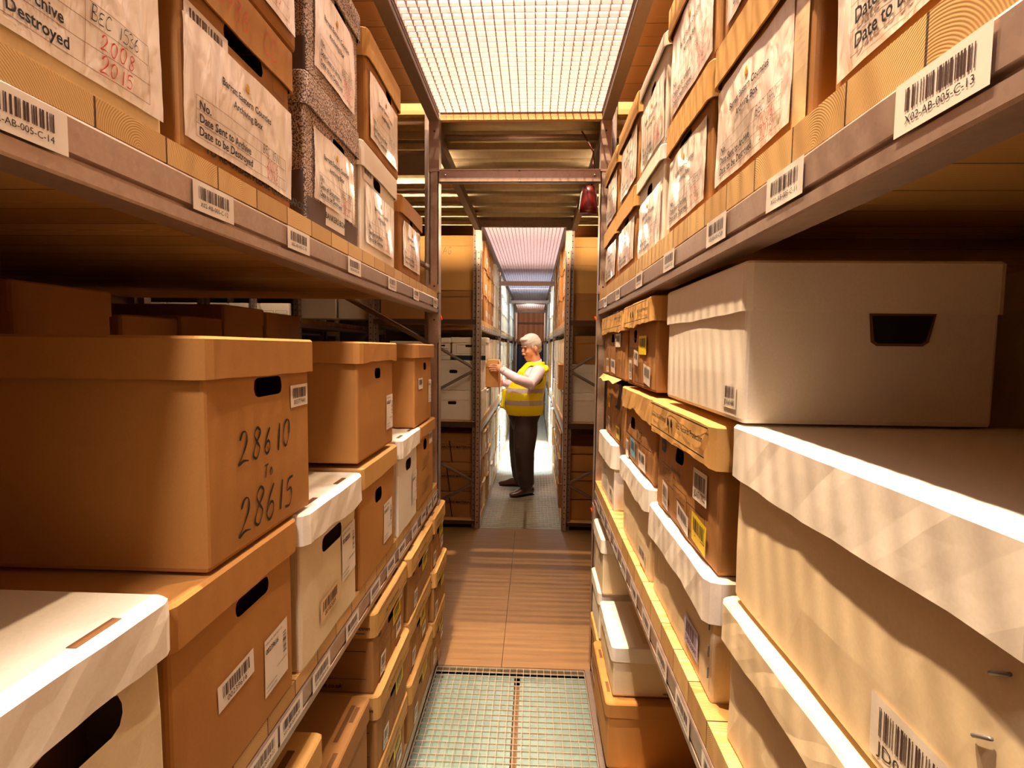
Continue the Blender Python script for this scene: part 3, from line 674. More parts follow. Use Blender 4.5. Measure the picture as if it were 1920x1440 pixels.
r = LB('archive_box', 1.375, 1.722, 1.29, 1.612, .055, 'brown box with a ragged hand hole, right of the 28610 box', xf=-.46, d=.40, body='orange', lid='orange', over=.015, hole=SLOT(.0, .232, .028, .015), group=G1, worn=.0012, sag=.004)
address(r, 'front', .088, .05, .078, .108, '00182287')
r = LB('archive_box', 1.391, 1.742, .936, 1.275, .06, 'brown box with a white form label, between two white boxes below', xf=-.462, d=.40, body='orange', lid='tan', over=.012, hole=SLOT(-.01, .222, .035, .02), group=G1)
address(r, 'front', .04, .05, .10, .125, '00181571')
r = LB('archive_box', 2.045, 2.375, 1.285, 1.612, .055, 'small brown box beside the left upright, two stickers on it', xf=-.46, d=.40, body='orange', lid='orange', over=.015, hole=SLOT(.015, .235, .026, .015), group=G1)
barcode(r, 'front', -.11, .145, .075, .045, '', seed=8); address(r, 'front', .085, .075, .07, .10, '00377448', rot=-.05)
r = LB('archive_box', 1.80, 2.086, .936, 1.28, .062, 'white box with torn bottom edge, last white one before the upright', xf=-.462, d=.42, body='white', lid='white', over=.016, hole=SLOT(.0, .23, .038, .02), group=G1, worn=.003, sag=.005, slots=True)
address(r, 'front', .05, .06, .085, .12, '00181691')
r = LB('archive_box', 2.118, 2.43, .936, 1.278, .05, 'brown box marked 28587 to 28602, lowest beside the left upright', xf=-.462, d=.40, body='orange', lid='orange', over=.012, hole=SLOT(-.03, .25, .03, .022), group=G1)
writing(r, 'front', [('28587', -.09, .15, .045, .003, .03), ('-', -.02, .11, .02, .002, 0), ('28602', -.09, .04, .05, .003, .03)]); barcode(r, 'front', .05, .235, .075, .05, '', seed=9)

G2 = 'Archive boxes with paper forms on the top left shelf'
G2 = 'archive boxes with paper forms on the top left shelf'
def cb(y0, y1, tier, label, body, lid, xf=-.478, h=.30, lidh=.068, z0=None, **k):
    z = (1.862, 2.168)[tier] if z0 is None else z0
    return LB('archive_box', y0, y1, z, z + h, lidh, label, xf=xf, d=.38, body=body, lid=lid, over=.010, group=G2, **k)
r = cb(.34, .682, 0, 'white-sheeted box BEC 1536 at the upper left corner of the view', 'cream', 'white', hole=SLOT(0, .2))
sleeve(r, .31, .018, .215, u0=-.143, no='BEC 1536', yr=('2008', '2015'), s=1.05)
r = cb(.712, 1.035, 0, 'brown box BEC 1511 with barcode 00392382, form under hand hole', 'brown', 'orange', xf=-.474, hole=SLOT(.0, .208, .058, .015), h=.292, lidh=.075)
sleeve(r, .315, .018, .178, no='BEC 1511', yr=('2006', '2016')); barcode(r, 'front', -.152, .145, .10, .056, '00392382', seed=11, rot=-.03)
writing(r, 'lid', [('5786  CC', -.09, .237, .036, .0022, -.03)], 'red'); prints(r, [('t', 'TO RE-ORDER PLEASE QUOTE BARCODE', -.11, .012, .019, 'L'), ('f', .09, .19, .135, .222, .001)])
r = cb(.70, 1.06, 1, 'brown box with form, highest, above box 00392382', 'brown', 'tan', xf=-.47); sleeve(r, .33, .02, .23, yr=('2007', '2017'), no='BEC 1522')
r = cb(1.112, 1.432, 0, 'grey speckled box with form BEC 248, lower of the two speckled ones', 'speck', 'speck', hole=SLOT(.03, .21, .04, .014))
sleeve(r, .255, .055, .205, u0=-.125, date='Date of Documents', no='BEC 248', yr=('2018', '2020')); 
b = MB(); fn = face(r, 'front'); b.rect(fn, -.157, .003, .157, .052, .0009, 0, 8, 1); b.rect(fn, -.06, .012, .06, .06, .0014, 1, 4, 1); b.text('BANKERS BOX', fn, 0, .028, .019, 2, 'C', .002, bold=True)
fl = face(r, 'left'); b.rect(fl, .05, .0, .188, .10, .0009, 0, 2, 1); b.text('ord', fl, .10, .07, .02, 1, off=.0015, bold=True); b.text('ato', fl, .10, .045, .02, 1, off=.0015, bold=True); b.text('ndo', fl, .10, .02, .02, 1, off=.0015, bold=True)
b.build('printed_band', [M['grey'], M['paper'], M['ink']], r)
r = cb(1.13, 1.45, 1, 'grey speckled box with loose form, stacked on the other speckled one', 'speck', 'speck', hole=SLOT(.03, .22, .04, .014))
sleeve(r, .25, .03, .215, no='BEC 240', yr=('2018', '2020'), u0=-.13)
b = MB(); fl = face(r, 'left'); b.rect(fl, .05, .0, .188, .07, .0009, 0, 2, 1); b.text('on', fl, .12, .012, .02, 1, off=.0015, bold=True); b.build('printed_band', [M['grey'], M['paper']], r)
r = cb(1.468, 1.822, 0, 'white box with form beyond the speckled boxes, lower tier', 'white', 'white', hole=SLOT(-.03, .218, .035, .016), h=.298)
sleeve(r, .30, .03, .19, no='BEC 1530', yr=('2007', '2017')); barcode(r, 'front', -.16, .2, .08, .045, '', seed=12)
r = cb(1.50, 1.852, 1, 'brown box with a striped yellowish lid beyond the speckled boxes, upper tier', 'brown', 'tan', xf=-.472, hole=SLOT(.05, .215, .03, .014), lidh=.075); sleeve(r, .30, .02, .2, no='BEC 1522', yr=('2006', '2016'))
r = cb(1.875, 2.215, 0, 'brown box, last on the top left shelf, form peeling off it', 'brown', 'orange', xf=-.474, hole=SLOT(.0, .2, .022, .014), h=.268, lidh=.062); sleeve(r, .27, .03, .185, no='BEC 1529', yr=('2006', '2016'), drop=.01)
writing(r, 'lid', [('577 01', -.08, .222, .026, .002, 0)], 'red'); barcode(r, 'front', .10, .15, .05, .045, '', seed=13)

G3 = 'printed brown boxes on the bottom left shelf'
def pbox(y0, y1, z0, z1, label, xf=-.458, side=-1, lidh=.072, extra=None, group=G3, tear=0):
    f = LB if side < 0 else RB
    r = f('archive_box', y0, y1, z0, z1, lidh, label, xf=xf, d=.38, body='brown', lid='tan', over=.012, group=group, hole=SLOT(.0, (z1-z0)-lidh-.03, .038, .012), worn=.0018, sag=.003, slots=True)
    W = (y1-y0); H = z1 - z0
    prints(r, [('t', 'Data Protection Services', -.10, H-.046, .016, 'L', .3), ('l', -W*.46, H-lidh+.016, W*.46, H-lidh+.018), ('l', -W*.46, H-.012, W*.46, H-.010)], 'lid')
    prints(r, [('f', -.13, .02, .0, .13, .0014), ('l', -.13, .088, .13, .0895), ('l', 0, .05, .13, .0515), ('f', 0, .02, .13, .13, .0014), ('t', '1.6 CF', -.02, H-lidh-.062, .012, 'L'), ('h', '6850', -.115, .095, .024, .002), ('f', -.14, .145, -.115, .175, .010)])
    fc = 'left' if side < 0 else 'right'
    prints(r, [('t', 'www.IronMountain.co.uk', .0, .018, .019, 'C', .2), ('l', -.17, .046, .17, .0475), ('l', -.17, H-lidh-.045, .17, H-lidh-.043)], fc)
    prints(r, [('l', -.17, H-.014, .17, H-.012), ('t', 'Data Protection', .185, H-.046, .016, 'R', .3), ('l', -.17, H-lidh+.014, .17, H-lidh+.016)], fc + 'lid')
    return r
n = 0
for ci, (y0, y1, xf) in enumerate(((1.495, 1.868, -.460), (1.905, 2.33, -.462), (2.362, 2.66, -.452))):
    wh = ('nearest stack', 'second stack', 'stack against the upright')[ci]
    for ti, (z0, z1) in enumerate(((.575, .822), (.335, .572), (.101, .332))):
        tw = ('topmost', 'middle one', 'lowest')[ti]
        r = pbox(y0, y1, z0, z1, 'printed brown box on the bottom left shelf, %s of the %s' % (tw, wh), xf=xf + (.008 if (ci + ti) % 2 else 0))
        rnd = random.Random(ci*3+ti)
        barcode(r, 'front', .02, .095, .10, .055, '00%06d' % rnd.randint(1e5, 9e5), mat='yellow', seed=n, rot=.05); barcode(r, 'front', -.125, .012, .055, .065, 'SL%04d' % rnd.randint(1e3, 9e3), seed=n+20, rot=-.08)
        if n % 2 == 0: barcode(r, 'front', .06, .03, .07, .05, '', seed=n+40)
        barcode(r, 'front', .10, .155 if n % 3 else .14, .05, .03, '', seed=n+50); n += 1
r = LB('archive_box', 1.128, 1.44, .38, .60, .06, 'brown box with a long slot in its lid, low at the left', xf=-.462, d=.40, body='brown', lid='brown', group=G3, slots=True)
prints(r, [('t', 'Please Do Not Archive', .0, .13, .022, 'C', .2)], 'left'); b = MB(); ft = face(r, 'top'); b.text('Please Do Not', ft, -.13, .22, .02, 0, rot=-1.57, off=.0006); b.rect(ft, -.15, .10, -.148, .38, .0006); b.rect(ft, -.06, .10, -.058, .38, .0006); b.rect(ft, -.02, .02, .12, .032, .001, 1); b.build('printing', [M['ink'], M['inner']], r)
r = LB('archive_box', 1.128, 1.45, .101, .375, .06, 'brown box under the slotted-lid box, bottom left shelf', xf=-.462, d=.40, body='brown', lid='brown', group=G3)
r = LB('archive_box', .78, 1.105, .42, .745, .06, 'open-handled tan box lit from above, low at the bottom left', xf=-.462, d=.40, body='orange', lid='tan', group=G3, over=.008, hole=SLOT(.02, .23, .05, .014)); prints(r, [('t', 'm', .09, .12, .075, 'L')]); b = MB(); ft = face(r, 'top'); b.rect(ft, -.02, .03, .11, .046, .001, 0); b.build('lid_slot', [M['inner']], r)
r = LB('archive_box', .78, 1.10, .101, .415, .06, 'brown box standing under the tan box, bottom left shelf', xf=-.465, d=.40, body='brown', lid='brown', group=G3)

# second row of boxes behind, in shadow
G4 = 'dim brown boxes of the back row, left rack'
for i, (y0, y1, z, dz, x) in enumerate(((1.00, 1.24, 1.722, .33, -1.0), (1.275, 1.475, 1.672, .30, -1.0), (1.495, 1.69, 1.683, .30, -1.0), (1.71, 1.96, 1.732, .33, -1.0), (1.985, 2.27, 1.725, .30, -1.0), (1.75, 2.16, 1.742, .40, -1.47))):
    wh = ('first, tallest at the left edge', 'second from the left edge', 'third from the left edge', 'fourth from the left edge', 'fifth, beside the white cartons', 'furthest back, dark')[i]
    zz = z - dz
    carton('archive_box', (x - .21, y0, zz), 0, .40, y1-y0, dz, .06, 'brown', 'brown', None, .005, label='dim brown box behind the 28610 box, ' + wh, group=G4)
    if zz - .937 > .1: carton('archive_box', (x - .21, y0, .937), 0, .40, y1-y0, zz-.94, .05, 'brown', 'brown', None, .004, label='shadowed brown box under the dim back-row box, ' + wh, group=G4)

# ================================================================== near right rack
G5 = 'boxes on the middle right shelf'
XF = .325
r = RB('archive_box', .838, 1.312, 1.487, 1.737, .078, 'large cream box with a trapezoid hand hole, highest on the right', xf=.326, d=.375, body='white', lid='white', over=.006, group=G5, worn=.0006)
barcode(r, 'front', .155, .018, .055, .042, 'JD060480', seed=21, mat='white')
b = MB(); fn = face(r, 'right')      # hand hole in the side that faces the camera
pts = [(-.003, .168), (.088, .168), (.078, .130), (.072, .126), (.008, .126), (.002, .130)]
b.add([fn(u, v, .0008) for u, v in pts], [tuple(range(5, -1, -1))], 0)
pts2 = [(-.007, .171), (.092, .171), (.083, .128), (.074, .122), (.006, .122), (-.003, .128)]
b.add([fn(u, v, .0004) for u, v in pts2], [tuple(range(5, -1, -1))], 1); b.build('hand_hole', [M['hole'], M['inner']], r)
r = RB('archive_box', .34, .857, 1.205, 1.482, .082, 'huge cream box with three staples and a striped-lit lid, right foreground', xf=.331, d=.50, body='cream', lid='white', over=.012, group=G5, worn=.0022, sag=.003)
barcode(r, 'front', .095, .012, .105, .062, 'JD060479', seed=22, rot=-.02, mat='white')
b = MB(); fn = face(r, 'front')
for u, v in ((.232, .172), (.222, .118), (.214, .068)): b.tube([fn(u-.012, v-.004, .0), fn(u-.012, v-.004, .0015), fn(u+.002, v+.004, .0015), fn(u+.002, v+.004, 0)], .0016, 6)
b.build('staple', [M['steel2']], r, smooth=True)
r = RB('archive_box', .34, .857, .962, 1.196, .06, 'cream box under the huge stapled one, bulging lid, standing on pine', xf=.327, d=.50, body='cream', lid='cream', over=.016, group=G5, worn=.003, sag=.006)
r = RB('archive_box', .936, 1.398, 1.200, 1.470, .078, 'crumpled brown box lettered Vital Records Protection, right', xf=.330, d=.38, body='brown', lid='tan', over=.020, group=G5, worn=.0045, hole=SLOT(-.01, .165, .03, .016), bulge=.006, sag=.003)
prints(r, [('t', 'Business Records Storage', -.215, .232, .014, 'L', .15), ('t', 'Vital Records Protection', .015, .232, .018, 'L', .15), ('l', -.23, .261, .225, .2635), ('l', -.225, .206, .21, .2085)], 'lid')
b = MB(); fn = face(r, 'lid'); b.ball(fn(-.025, .236, 0), (.007, .0012, .010), 0, 10); b.ball(fn(-.055, .236, 0), (.007, .0012, .010), 0, 10); b.build('punched_hole', [M['hole']], r)
prints(r, [('t', 'Printout Box', -.06, .123, .014, 'L'), ('f', -.16, .08, -.045, .125, .0016), ('f', -.045, .03, .06, .095, .0016), ('f', .06, .03, .17, .085, .0016), ('h', '68507', -.15, .09, .028, .0022), ('l', -.16, .01, .17, .012), ('f', -.17, .15, -.13, .18, .012), ('l', -.02, .068, .045, .07)])
barcode(r, 'front', .10, .105, .078, .062, 'JD051702', seed=23); barcode(r, 'front', -.16, .018, .055, .062, 'SD56V813', seed=24, rot=-.1); barcode(r, 'front', -.02, .022, .085, .045, '', seed=25, rot=-.16); barcode(r, 'front', .09, .018, .085, .060, '', seed=26, mat='yellow', rot=-.1)
prints(r, [('t', 'O', .15, .02, .06, 'L'), ('l', .11, .085, .18, .087)], 'right')
r = RB('archive_box', .938, 1.400, .962, 1.196, .076, 'cream box with a lilac barcode sticker under the crumpled brown box', xf=.327, d=.39, body='cream', lid='white', over=.018, group=G5, worn=.003, sag=.007)
barcode(r, 'front', .075, .035, .088, .06, 'DJ0056845', seed=27, mat='lilac', rot=-.04)
b = MB(); fn = face(r, 'front')
for v in (.14, .09, .05): b.tube([fn(.222, v+.012, .0005), fn(.224, v-.006, .0015)], .0014, 6)
b.build('staple', [M['steel2']], r)
r = RB('archive_box', 1.435, 1.852, 1.485, 1.742, .07, 'worn brown box with a yellow sticker, next to the large cream box', xf=.326, d=.36, body='brown', lid='tan', over=.020, group=G5, worn=.004, hole=SLOT(-.06, .155, .03, .02), sag=.006, bulge=.006)
prints(r, [('t', 'Vital Records Protection', .19, .222, .015, 'R', .15), ('l', -.19, .2, .19, .2018), ('l', -.18, .248, .18, .2495)], 'lid'); b = MB(); fn = face(r, 'lid'); b.ball(fn(-.03, .222, 0), (.006, .0012, .011), 0, 10); b.ball(fn(-.065, .222, 0), (.006, .0012, .011), 0, 10); b.build('punched_hole', [M['hole']], r)
prints(r, [('f', -.17, .05, -.07, .12, .0015), ('f', -.07, .012, .10, .12, .0015), ('t', 'Printout Box', -.10, .145, .012, 'L'), ('l', -.17, .004, .17, .0055)])
barcode(r, 'front', .01, .10, .10, .055, '', seed=30, mat='yellow'); barcode(r, 'front', -.17, .015, .055, .065, 'SD5', seed=31); barcode(r, 'front', -.075, .07, .07, .045, '', seed=32, rot=-.1); barcode(r, 'front', .07, .02, .085, .055, '', seed=33, rot=-.12)
prints(r, [('t', 'O', .13, .02, .06, 'L'), ('l', .10, .085, .16, .087)], 'right')
r = RB('archive_box', 1.885, 2.46, 1.488, 1.738, .072, 'worn brown box with a torn lower flap beside the right upright', xf=.322, d=.36, body='brown', lid='tan', over=.014, group=G5, worn=.004, hole=SLOT(.0, .155, .04, .016), sag=.005, bulge=.005)
prints(r, [('f', -.20, .06, -.04, .125, .0015), ('f', -.04, .06, .10, .125, .0015), ('t', 'Printout Box', .05, .155, .013, 'L'), ('h', '683', -.18, .075, .035, .0026)])
prints(r, [('t', 'Vital Records Protection', .27, .222, .015, 'R', .15), ('l', -.26, .195, .26, .197), ('l', -.26, .245, .26, .247)], 'lid')
barcode(r, 'front', .09, .12, .11, .05, '', seed=34); barcode(r, 'front', -.17, .015, .075, .06, 'SD57', seed=35); barcode(r, 'front', -.03, .02, .11, .055, '', seed=36, rot=-.05)
b = MB(); fn = face(r, 'front'); b.add([fn(-.26, .002, .002), fn(.24, .002, .002), fn(.20, -.016, .028), fn(.06, -.010, .022), fn(-.05, -.020, .03), fn(-.18, -.014, .024), fn(-.24, -.02, .026)], [(0, 1, 2, 3), (0, 3, 4), (0, 4, 5, 6)], 0); o = b.build('torn_flap', [M['tan']], r)
r = RB('archive_box', 1.43, 1.895, 1.232, 1.470, .066, 'brown box printed 1.6 CF, lid bowed, under the yellow-sticker box', xf=.330, d=.36, body='brown', lid='tan', over=.016, group=G5, worn=.004, hole=SLOT(-.07, .13, .032, .018), sag=.012, bulge=.006)
prints(r, [('t', '1.6 CF', .0, .10, .032, 'L'), ('l', -.2, .085, .2, .087), ('f', -.2, .02, -.08, .085, .0016), ('f', -.08, .0, .06, .085, .0016)]); barcode(r, 'front', -.20, .0, .055, .06, '', seed=37); barcode(r, 'front', -.10, .02, .08, .06, '', seed=38, mat='blue'); barcode(r, 'front', .03, .01, .10, .055, '', seed=39)
r = RB('archive_box', 1.93, 2.44, 1.232, 1.466, 0, 'brown carton without a lid, black tape mark, beside the right upright', xf=.335, d=.36, body='brown', group=G5, worn=.005, bulge=.006)
b = MB(); fn = face(r, 'front'); b.add([fn(.12, .235, .001), fn(.17, .235, .001), fn(.10, .15, .001), (fn(.16, .135, .001)), fn(.05, .14, .001)], [(0, 1, 3, 2), (2, 3, 4)], 0); b.build('tape_mark', [M['strap']], r); barcode(r, 'front', -.14, .12, .06, .05, '', seed=40, mat='yellow'); barcode(r, 'front', -.15, .02, .07, .06, '', seed=41); barcode(r, 'front', .08, .02, .08, .05, '', seed=42, mat='yellow')
r = RB('archive_box', 1.440, 1.875, .962, 1.226, .066, 'cream box with a black sticker at its lower corner, shadowed lid', xf=.325, d=.37, body='cream', lid='white', over=.018, group=G5, worn=.003, sag=.009)
barcode(r, 'front', .085, .015, .085, .05, '', seed=43)
r = RB('archive_box', 2.08, 2.46, .962, 1.228, .098, 'white box with scribbled handwriting beside the right upright', xf=.322, d=.30, body='white', lid='white', over=.016, group=G5, worn=.003, sag=.004)
writing(r, 'front', [('THE', -.10, .10, .05, .003, 0), ('LAST', -.12, .03, .055, .003, 0)]); barcode(r, 'front', .10, .03, .06, .05, '', seed=44)
RB('archive_box', .80, 1.26, 1.46, 1.745, .075, 'cream box cut by the right edge of the view, beside the trapezoid-hole box', xf=.722, d=.4, body='cream', lid='cream', over=.008, group=G5)
RB('archive_box', .80, 1.26, .962, 1.455, .06, 'cream box under the one cut by the right edge of the view', xf=.722, d=.4, body='cream', lid='cream', over=.004, group=G5)
for o in [o for o in COL.objects if o.get('label', '').find('cut by the right edge of the view') > 0]: o.location.x += .13

G6 = 'archive boxes with paper forms on the top right shelf'
def cr(y0, y1, tier, label, body, lid, xf=.326, h=.262, lidh=.068, z0=None, over=.012, **k):
    z = (1.870, 2.140)[tier] if z0 is None else z0
    return RB('archive_box', y0, y1, z, z + h, lidh, label, xf=xf, d=.36, body=body, lid=lid, over=over, group=G6, **k)
r = cr(.24, .622, 0, 'box with a large clear-walleted form, upper right corner of the view', 'brown', 'tan', h=.30); sleeve(r, .36, .018, .235, no='BEC 1538', yr=('2006', '2016'), s=1.25)
r = cr(.672, 1.003, 0, 'brown box BEC 1340 with orange marker dates, upper right', 'brown', 'tan', xf=.328, hole=SLOT(-.07, .175, .05, .016)); sleeve(r, .285, .022, .185, u0=-.165, no='BEC 1340', yr=('2006', '2016')); 
b = MB(); fn = face(r, 'front'); b.rect(fn, .118, 0, .155, .2, .0012, 0, 1, 5); b.build('packing_tape', [M['tape']], r)
r = cr(.645, .99, 1, 'walleted box resting on box BEC 1340, cut by the top of the view', 'brown', 'tan', hole=None); sleeve(r, .30, .015, .21, no='BEC 1341', yr=('2006', '2016'))
r = cr(1.030, 1.345, 0, 'brown box BEC 1334, long lid, third from the right edge', 'brown', 'tan', hole=SLOT(-.02, .18, .045, .015)); sleeve(r, .28, .02, .175, u0=-.15, no='BEC 1334', yr=('2006', '2016'))
r = cr(1.015, 1.36, 1, 'walleted box standing on the long-lidded box, upper right', 'brown', 'tan', h=.275, hole=SLOT(-.02, .19, .04, .015)); sleeve(r, .30, .012, .20, no='BEC 1339', yr=('2006', '2016'))
r = cr(1.408, 1.725, 0, 'white box with a bright white lid, lower tier, top right shelf', 'white', 'white', hole=SLOT(.0, .18, .03, .018), h=.252, lidh=.040); sleeve(r, .29, .012, .165, no='BEC 1335', yr=('2006', '2016'))
r = cr(1.40, 1.712, 1, 'white box with a bright white lid, upper tier, top right shelf', 'white', 'white', hole=SLOT(.0, .19, .03, .018), h=.262, lidh=.035, z0=2.13); sleeve(r, .29, .012, .18, no='BEC 1337', yr=('2006', '2016'))
r = cr(1.762, 2.13, 0, 'brown box beyond the white-lidded ones, lower tier', 'brown', 'tan', hole=SLOT(0, .175, .04, .014), h=.258); sleeve(r, .31, .03, .165, no='BEC 1331', yr=('2006', '2016'))
r = cr(1.745, 2.11, 1, 'brown box beyond the white-lidded ones, upper tier', 'brown', 'tan', hole=SLOT(0, .19, .04, .014), h=.275, z0=2.135); sleeve(r, .31, .02, .185, no='BEC 1332', yr=('2006', '2016'))
r = cr(2.165, 2.50, 0, 'brown box against the right upright, lower tier, top right shelf', 'brown', 'tan', h=.255); sleeve(r, .29, .03, .17, no='BEC 1329', yr=('2006', '2016'))
r = cr(2.165, 2.50, 1, 'brown box against the right upright, upper tier, top right shelf', 'brown', 'tan', h=.27, z0=2.13); sleeve(r, .29, .02, .185, no='BEC 1330', yr=('2006', '2016'))

G7 = 'boxes on the bottom right shelf'
r = RB('archive_box', 2.23, 2.50, .552, .795, .062, 'white box with a small f on its side, under the right shelf, farthest', xf=.306, d=.34, body='cream', lid='white', over=.010, group=G7, worn=.002)
b = MB(); fn = face(r, 'right'); b.text('t', fn, .0, .085, .11, 0, 'L', .0008, bold=True); b.rect(fn, .0, .045, .09, .072, .0008); b.text('REC', fn, .01, .05, .018, 1, off=.0012); b.build('printing', [M['navy'], M['paper']], r); barcode(r, 'front', .02, .10, .05, .05, '', seed=50)
r = RB('archive_box', 1.868, 2.21, .345, .532, .055, 'white box lit on its lid, web address on its side, lower right', xf=.302, d=.36, body='cream', lid='white', over=.008, group=G7, worn=.002)
b = MB(); fn = face(r, 'right'); b.text('WHITE', fn, -.02, .115, .014, 0, 'L', .0008, sx=1.5); b.text('0800 0', fn, .02, .033, .018, 1, 'L', .0008); b.text('www.whitefoot', fn, .0, .012, .016, 0, 'L', .0008, bold=True); b.build('printing', [M['ink'], M['faint']], r)
b = MB(); ft = face(r, 'top'); b.rect(ft, -.15, .11, .15, .30, .0005, 1); b.hand('TLS', ft, -.09, .16, .05, 0, .003); b.build('lid_sheet', [M['pen'], M['cream']], r)
r = RB('archive_box', 1.84, 2.24, .092, .338, .052, 'big plain brown box at the bottom right, glowing orange near its corner', xf=.282, d=.42, body='orange', lid='orange', over=.008, group=G7, worn=.001, slots=True)
r = RB('archive_box', 2.26, 2.52, .335, .548, .055, 'white box under the small-f box, sliver against the right upright', xf=.30, d=.34, body='white', lid='white', over=.008, group=G7)
r = RB('archive_box', 2.27, 2.52, .092, .33, .055, 'brown box lowest against the right upright', xf=.30, d=.34, body='brown', lid='tan', over=.008, group=G7)

# ================================================================== boxes beyond the crossing, ends of the racks
G8 = 'boxes at the end of the left rack beyond the crossing'
def end(xc, w, z0, z1, lidh, label, body, lid, y=4.70, d=.30, hole=None, group=G8, **k):
    k.setdefault('over', .010)
    return carton('archive_box', (xc, y, z0), 0, w, d, z1-z0, lidh, body, lid, hole, k.pop('over', .005), label=label, group=group, **k)
r = end(-.70, .42, 2.10, 2.572, .09, 'brightly lit tan box marked AG, top of the left rack end', 'tan', 'tan'); writing(r, 'front', [('AG', -.105, .31, .06, .003, 0)])
end(-.70, .42, 1.844, 2.095, .05, 'brown box below the AG box, top shelf of the left rack end', 'brown', 'brown')
end(-1.15, .42, 2.10, 2.565, .09, 'lit tan box behind the left upright, beside the AG box', 'tan', 'tan'); end(-1.15, .42, 1.844, 2.095, .05, 'brown box with a dangling slip, beside the AG box stack', 'brown', 'brown', hole=None)
G9 = 'pale cartons on the top shelf, seen under the near left shelf'
end(-1.56, .36, 1.844, 2.1, .0, 'pale carton seen under the near left shelf, right one of two', 'white', 'white', group=G9); end(-1.94, .36, 1.844, 2.1, .0, 'pale carton seen under the near left shelf, left one of two', 'white', 'white', group=G9)
r = end(-.575, .30, 1.490, 1.690, .045, 'small white box with a dark base band at the left rack end', 'white', 'white', hole=(.0, .125, .03, .012)); b = MB(); fn = face(r, 'front'); b.rect(fn, -.15, 0, .15, .04, .001); b.frame(fn, -.11, .055, .14, .135, .001, .002, 1); b.build('printing', [M['navy'], M['faint']], r)
r = end(-.835, .19, 1.490, 1.685, .045, 'narrow white box with printed lines, left rack end', 'white', 'white', hole=(.03, .125, .02, .008)); b = MB(); fn = face(r, 'front'); [b.rect(fn, -.04, .04 + k*.02, .08, .042 + k*.02, .001) for k in range(4)]; b.build('printing', [M['ink']], r)
TR = lambda: (-.05, .155, .032, .013)
r = end(-.70, .48, 1.222, 1.487, .065, 'large white box with a dark hand hole, upper one, left rack end', 'white', 'white', hole=(-.01, .165, .036, .015), over=.006)
r = end(-.70, .48, .954, 1.219, .085, 'large white box with a dark hand hole, lower one, left rack end', 'white', 'white', hole=(-.02, .155, .038, .015), over=.006)
for i, (z0, z1) in enumerate(((.575, .836), (.310, .572), (.074, .307))):
    r = end(-.70, .44, z0, z1, .07, 'brown box printed ARCHIVE MATERIAL with a black strap, ' + ('top', 'middle', 'bottom')[i] + ' of three', 'brown', 'brown')
    b = MB(); fn = face(r, 'front'); b.text('ARCHIVE MATERIAL', fn, .02, .125, .032, 0, 'C', .0008, bold=True, sx=.95); b.rect(fn, -.2, .115, .2, .117, .0008); b.rect(fn, -.2, .16, .2, .162, .0008); b.build('printing', [M['ink']], r)
    b = MB(); b.rect(lambda u, v, o: fn(u - .035*(v/.26) + (.0, -.02, 0)[i], v, o), -.02, 0, -.012, z1-z0, .007, 0, 1, 4); b.build('strap', [M['strap']], r)
G10 = 'boxes at the end of the right rack beyond the crossing'
def endr(*a, **k): k.setdefault('group', G10); return end(*a, **k)
endr(.50, .42, 2.32, 2.56, .085, 'brightly lit tan box on top of the right rack end', 'tan', 'tan'); endr(.50, .42, 2.08, 2.317, .05, 'tan box half in shadow below the lit one, right rack end', 'tan', 'tan'); endr(.50, .42, 1.844, 2.077, .06, 'brown box lowest on the top shelf, right rack end', 'brown', 'brown')
endr(.50, .42, 1.465, 1.712, .06, 'brown box above the white ones, right rack end', 'brown', 'brown'); endr(.50, .42, 1.212, 1.462, .07, 'white box without a hole, upper one, right rack end', 'white', 'white'); endr(.50, .42, .954, 1.209, .06, 'white box without a hole, lower one, right rack end', 'white', 'white')
zz = [.074, .26, .43, .51, .67, .745]
for i in range(5): endr(.50, .42, zz[i], zz[i+1]-.003, 0, 'flat brown carton at the right rack end, %s of the low stack' % ('lowest', 'second up', 'middle one', 'second from top', 'topmost')[i], 'orange', 'orange')
r = end(-1.13, .30, .954, 1.655, .0, 'pale box glimpsed just left of the near left upright', 'white', 'white')

# cartons on the dim racks under the near shelf
G11 = 'white cartons on the dim rack, seen under the near left shelf'
for i, (x0, x1) in enumerate(((-3.28, -2.92), (-3.66, -3.30), (-4.04, -3.68), (-4.42, -4.06), (-4.80, -4.44))):
    lb = ('right-most, boxed lines and a dark base', 'second from right, boxed lines', 'third from right, lettered Reed', 'fourth from right, lettered smith', 'left-most, in shadow')[i]
    r = carton('archive_box', ((x0+x1)/2, 6.3, 1.844), 0, x1-x0-.01, .3, .26, .05, 'white', 'white', None, .004, label='white carton under the near left shelf, ' + lb, group=G11)
    b = MB(); fn = face(r, 'front')
    if i in (0, 1):
        for q in (-.155, .01): b.frame(fn, q, .06, q+.14, .13, .0008, .003); b.frame(fn, q, .14, q+.14, .17, .0008, .003)
        b.rect(fn, -.17, 0, .17, .035, .0008)
    elif i in (2, 3): b.text('ReedSt' if i == 2 else 'reedsmith', fn, -.16, .06, .062, 0, 'L', .0008)
    if b.v: b.build('printing', [M['navy']], r)

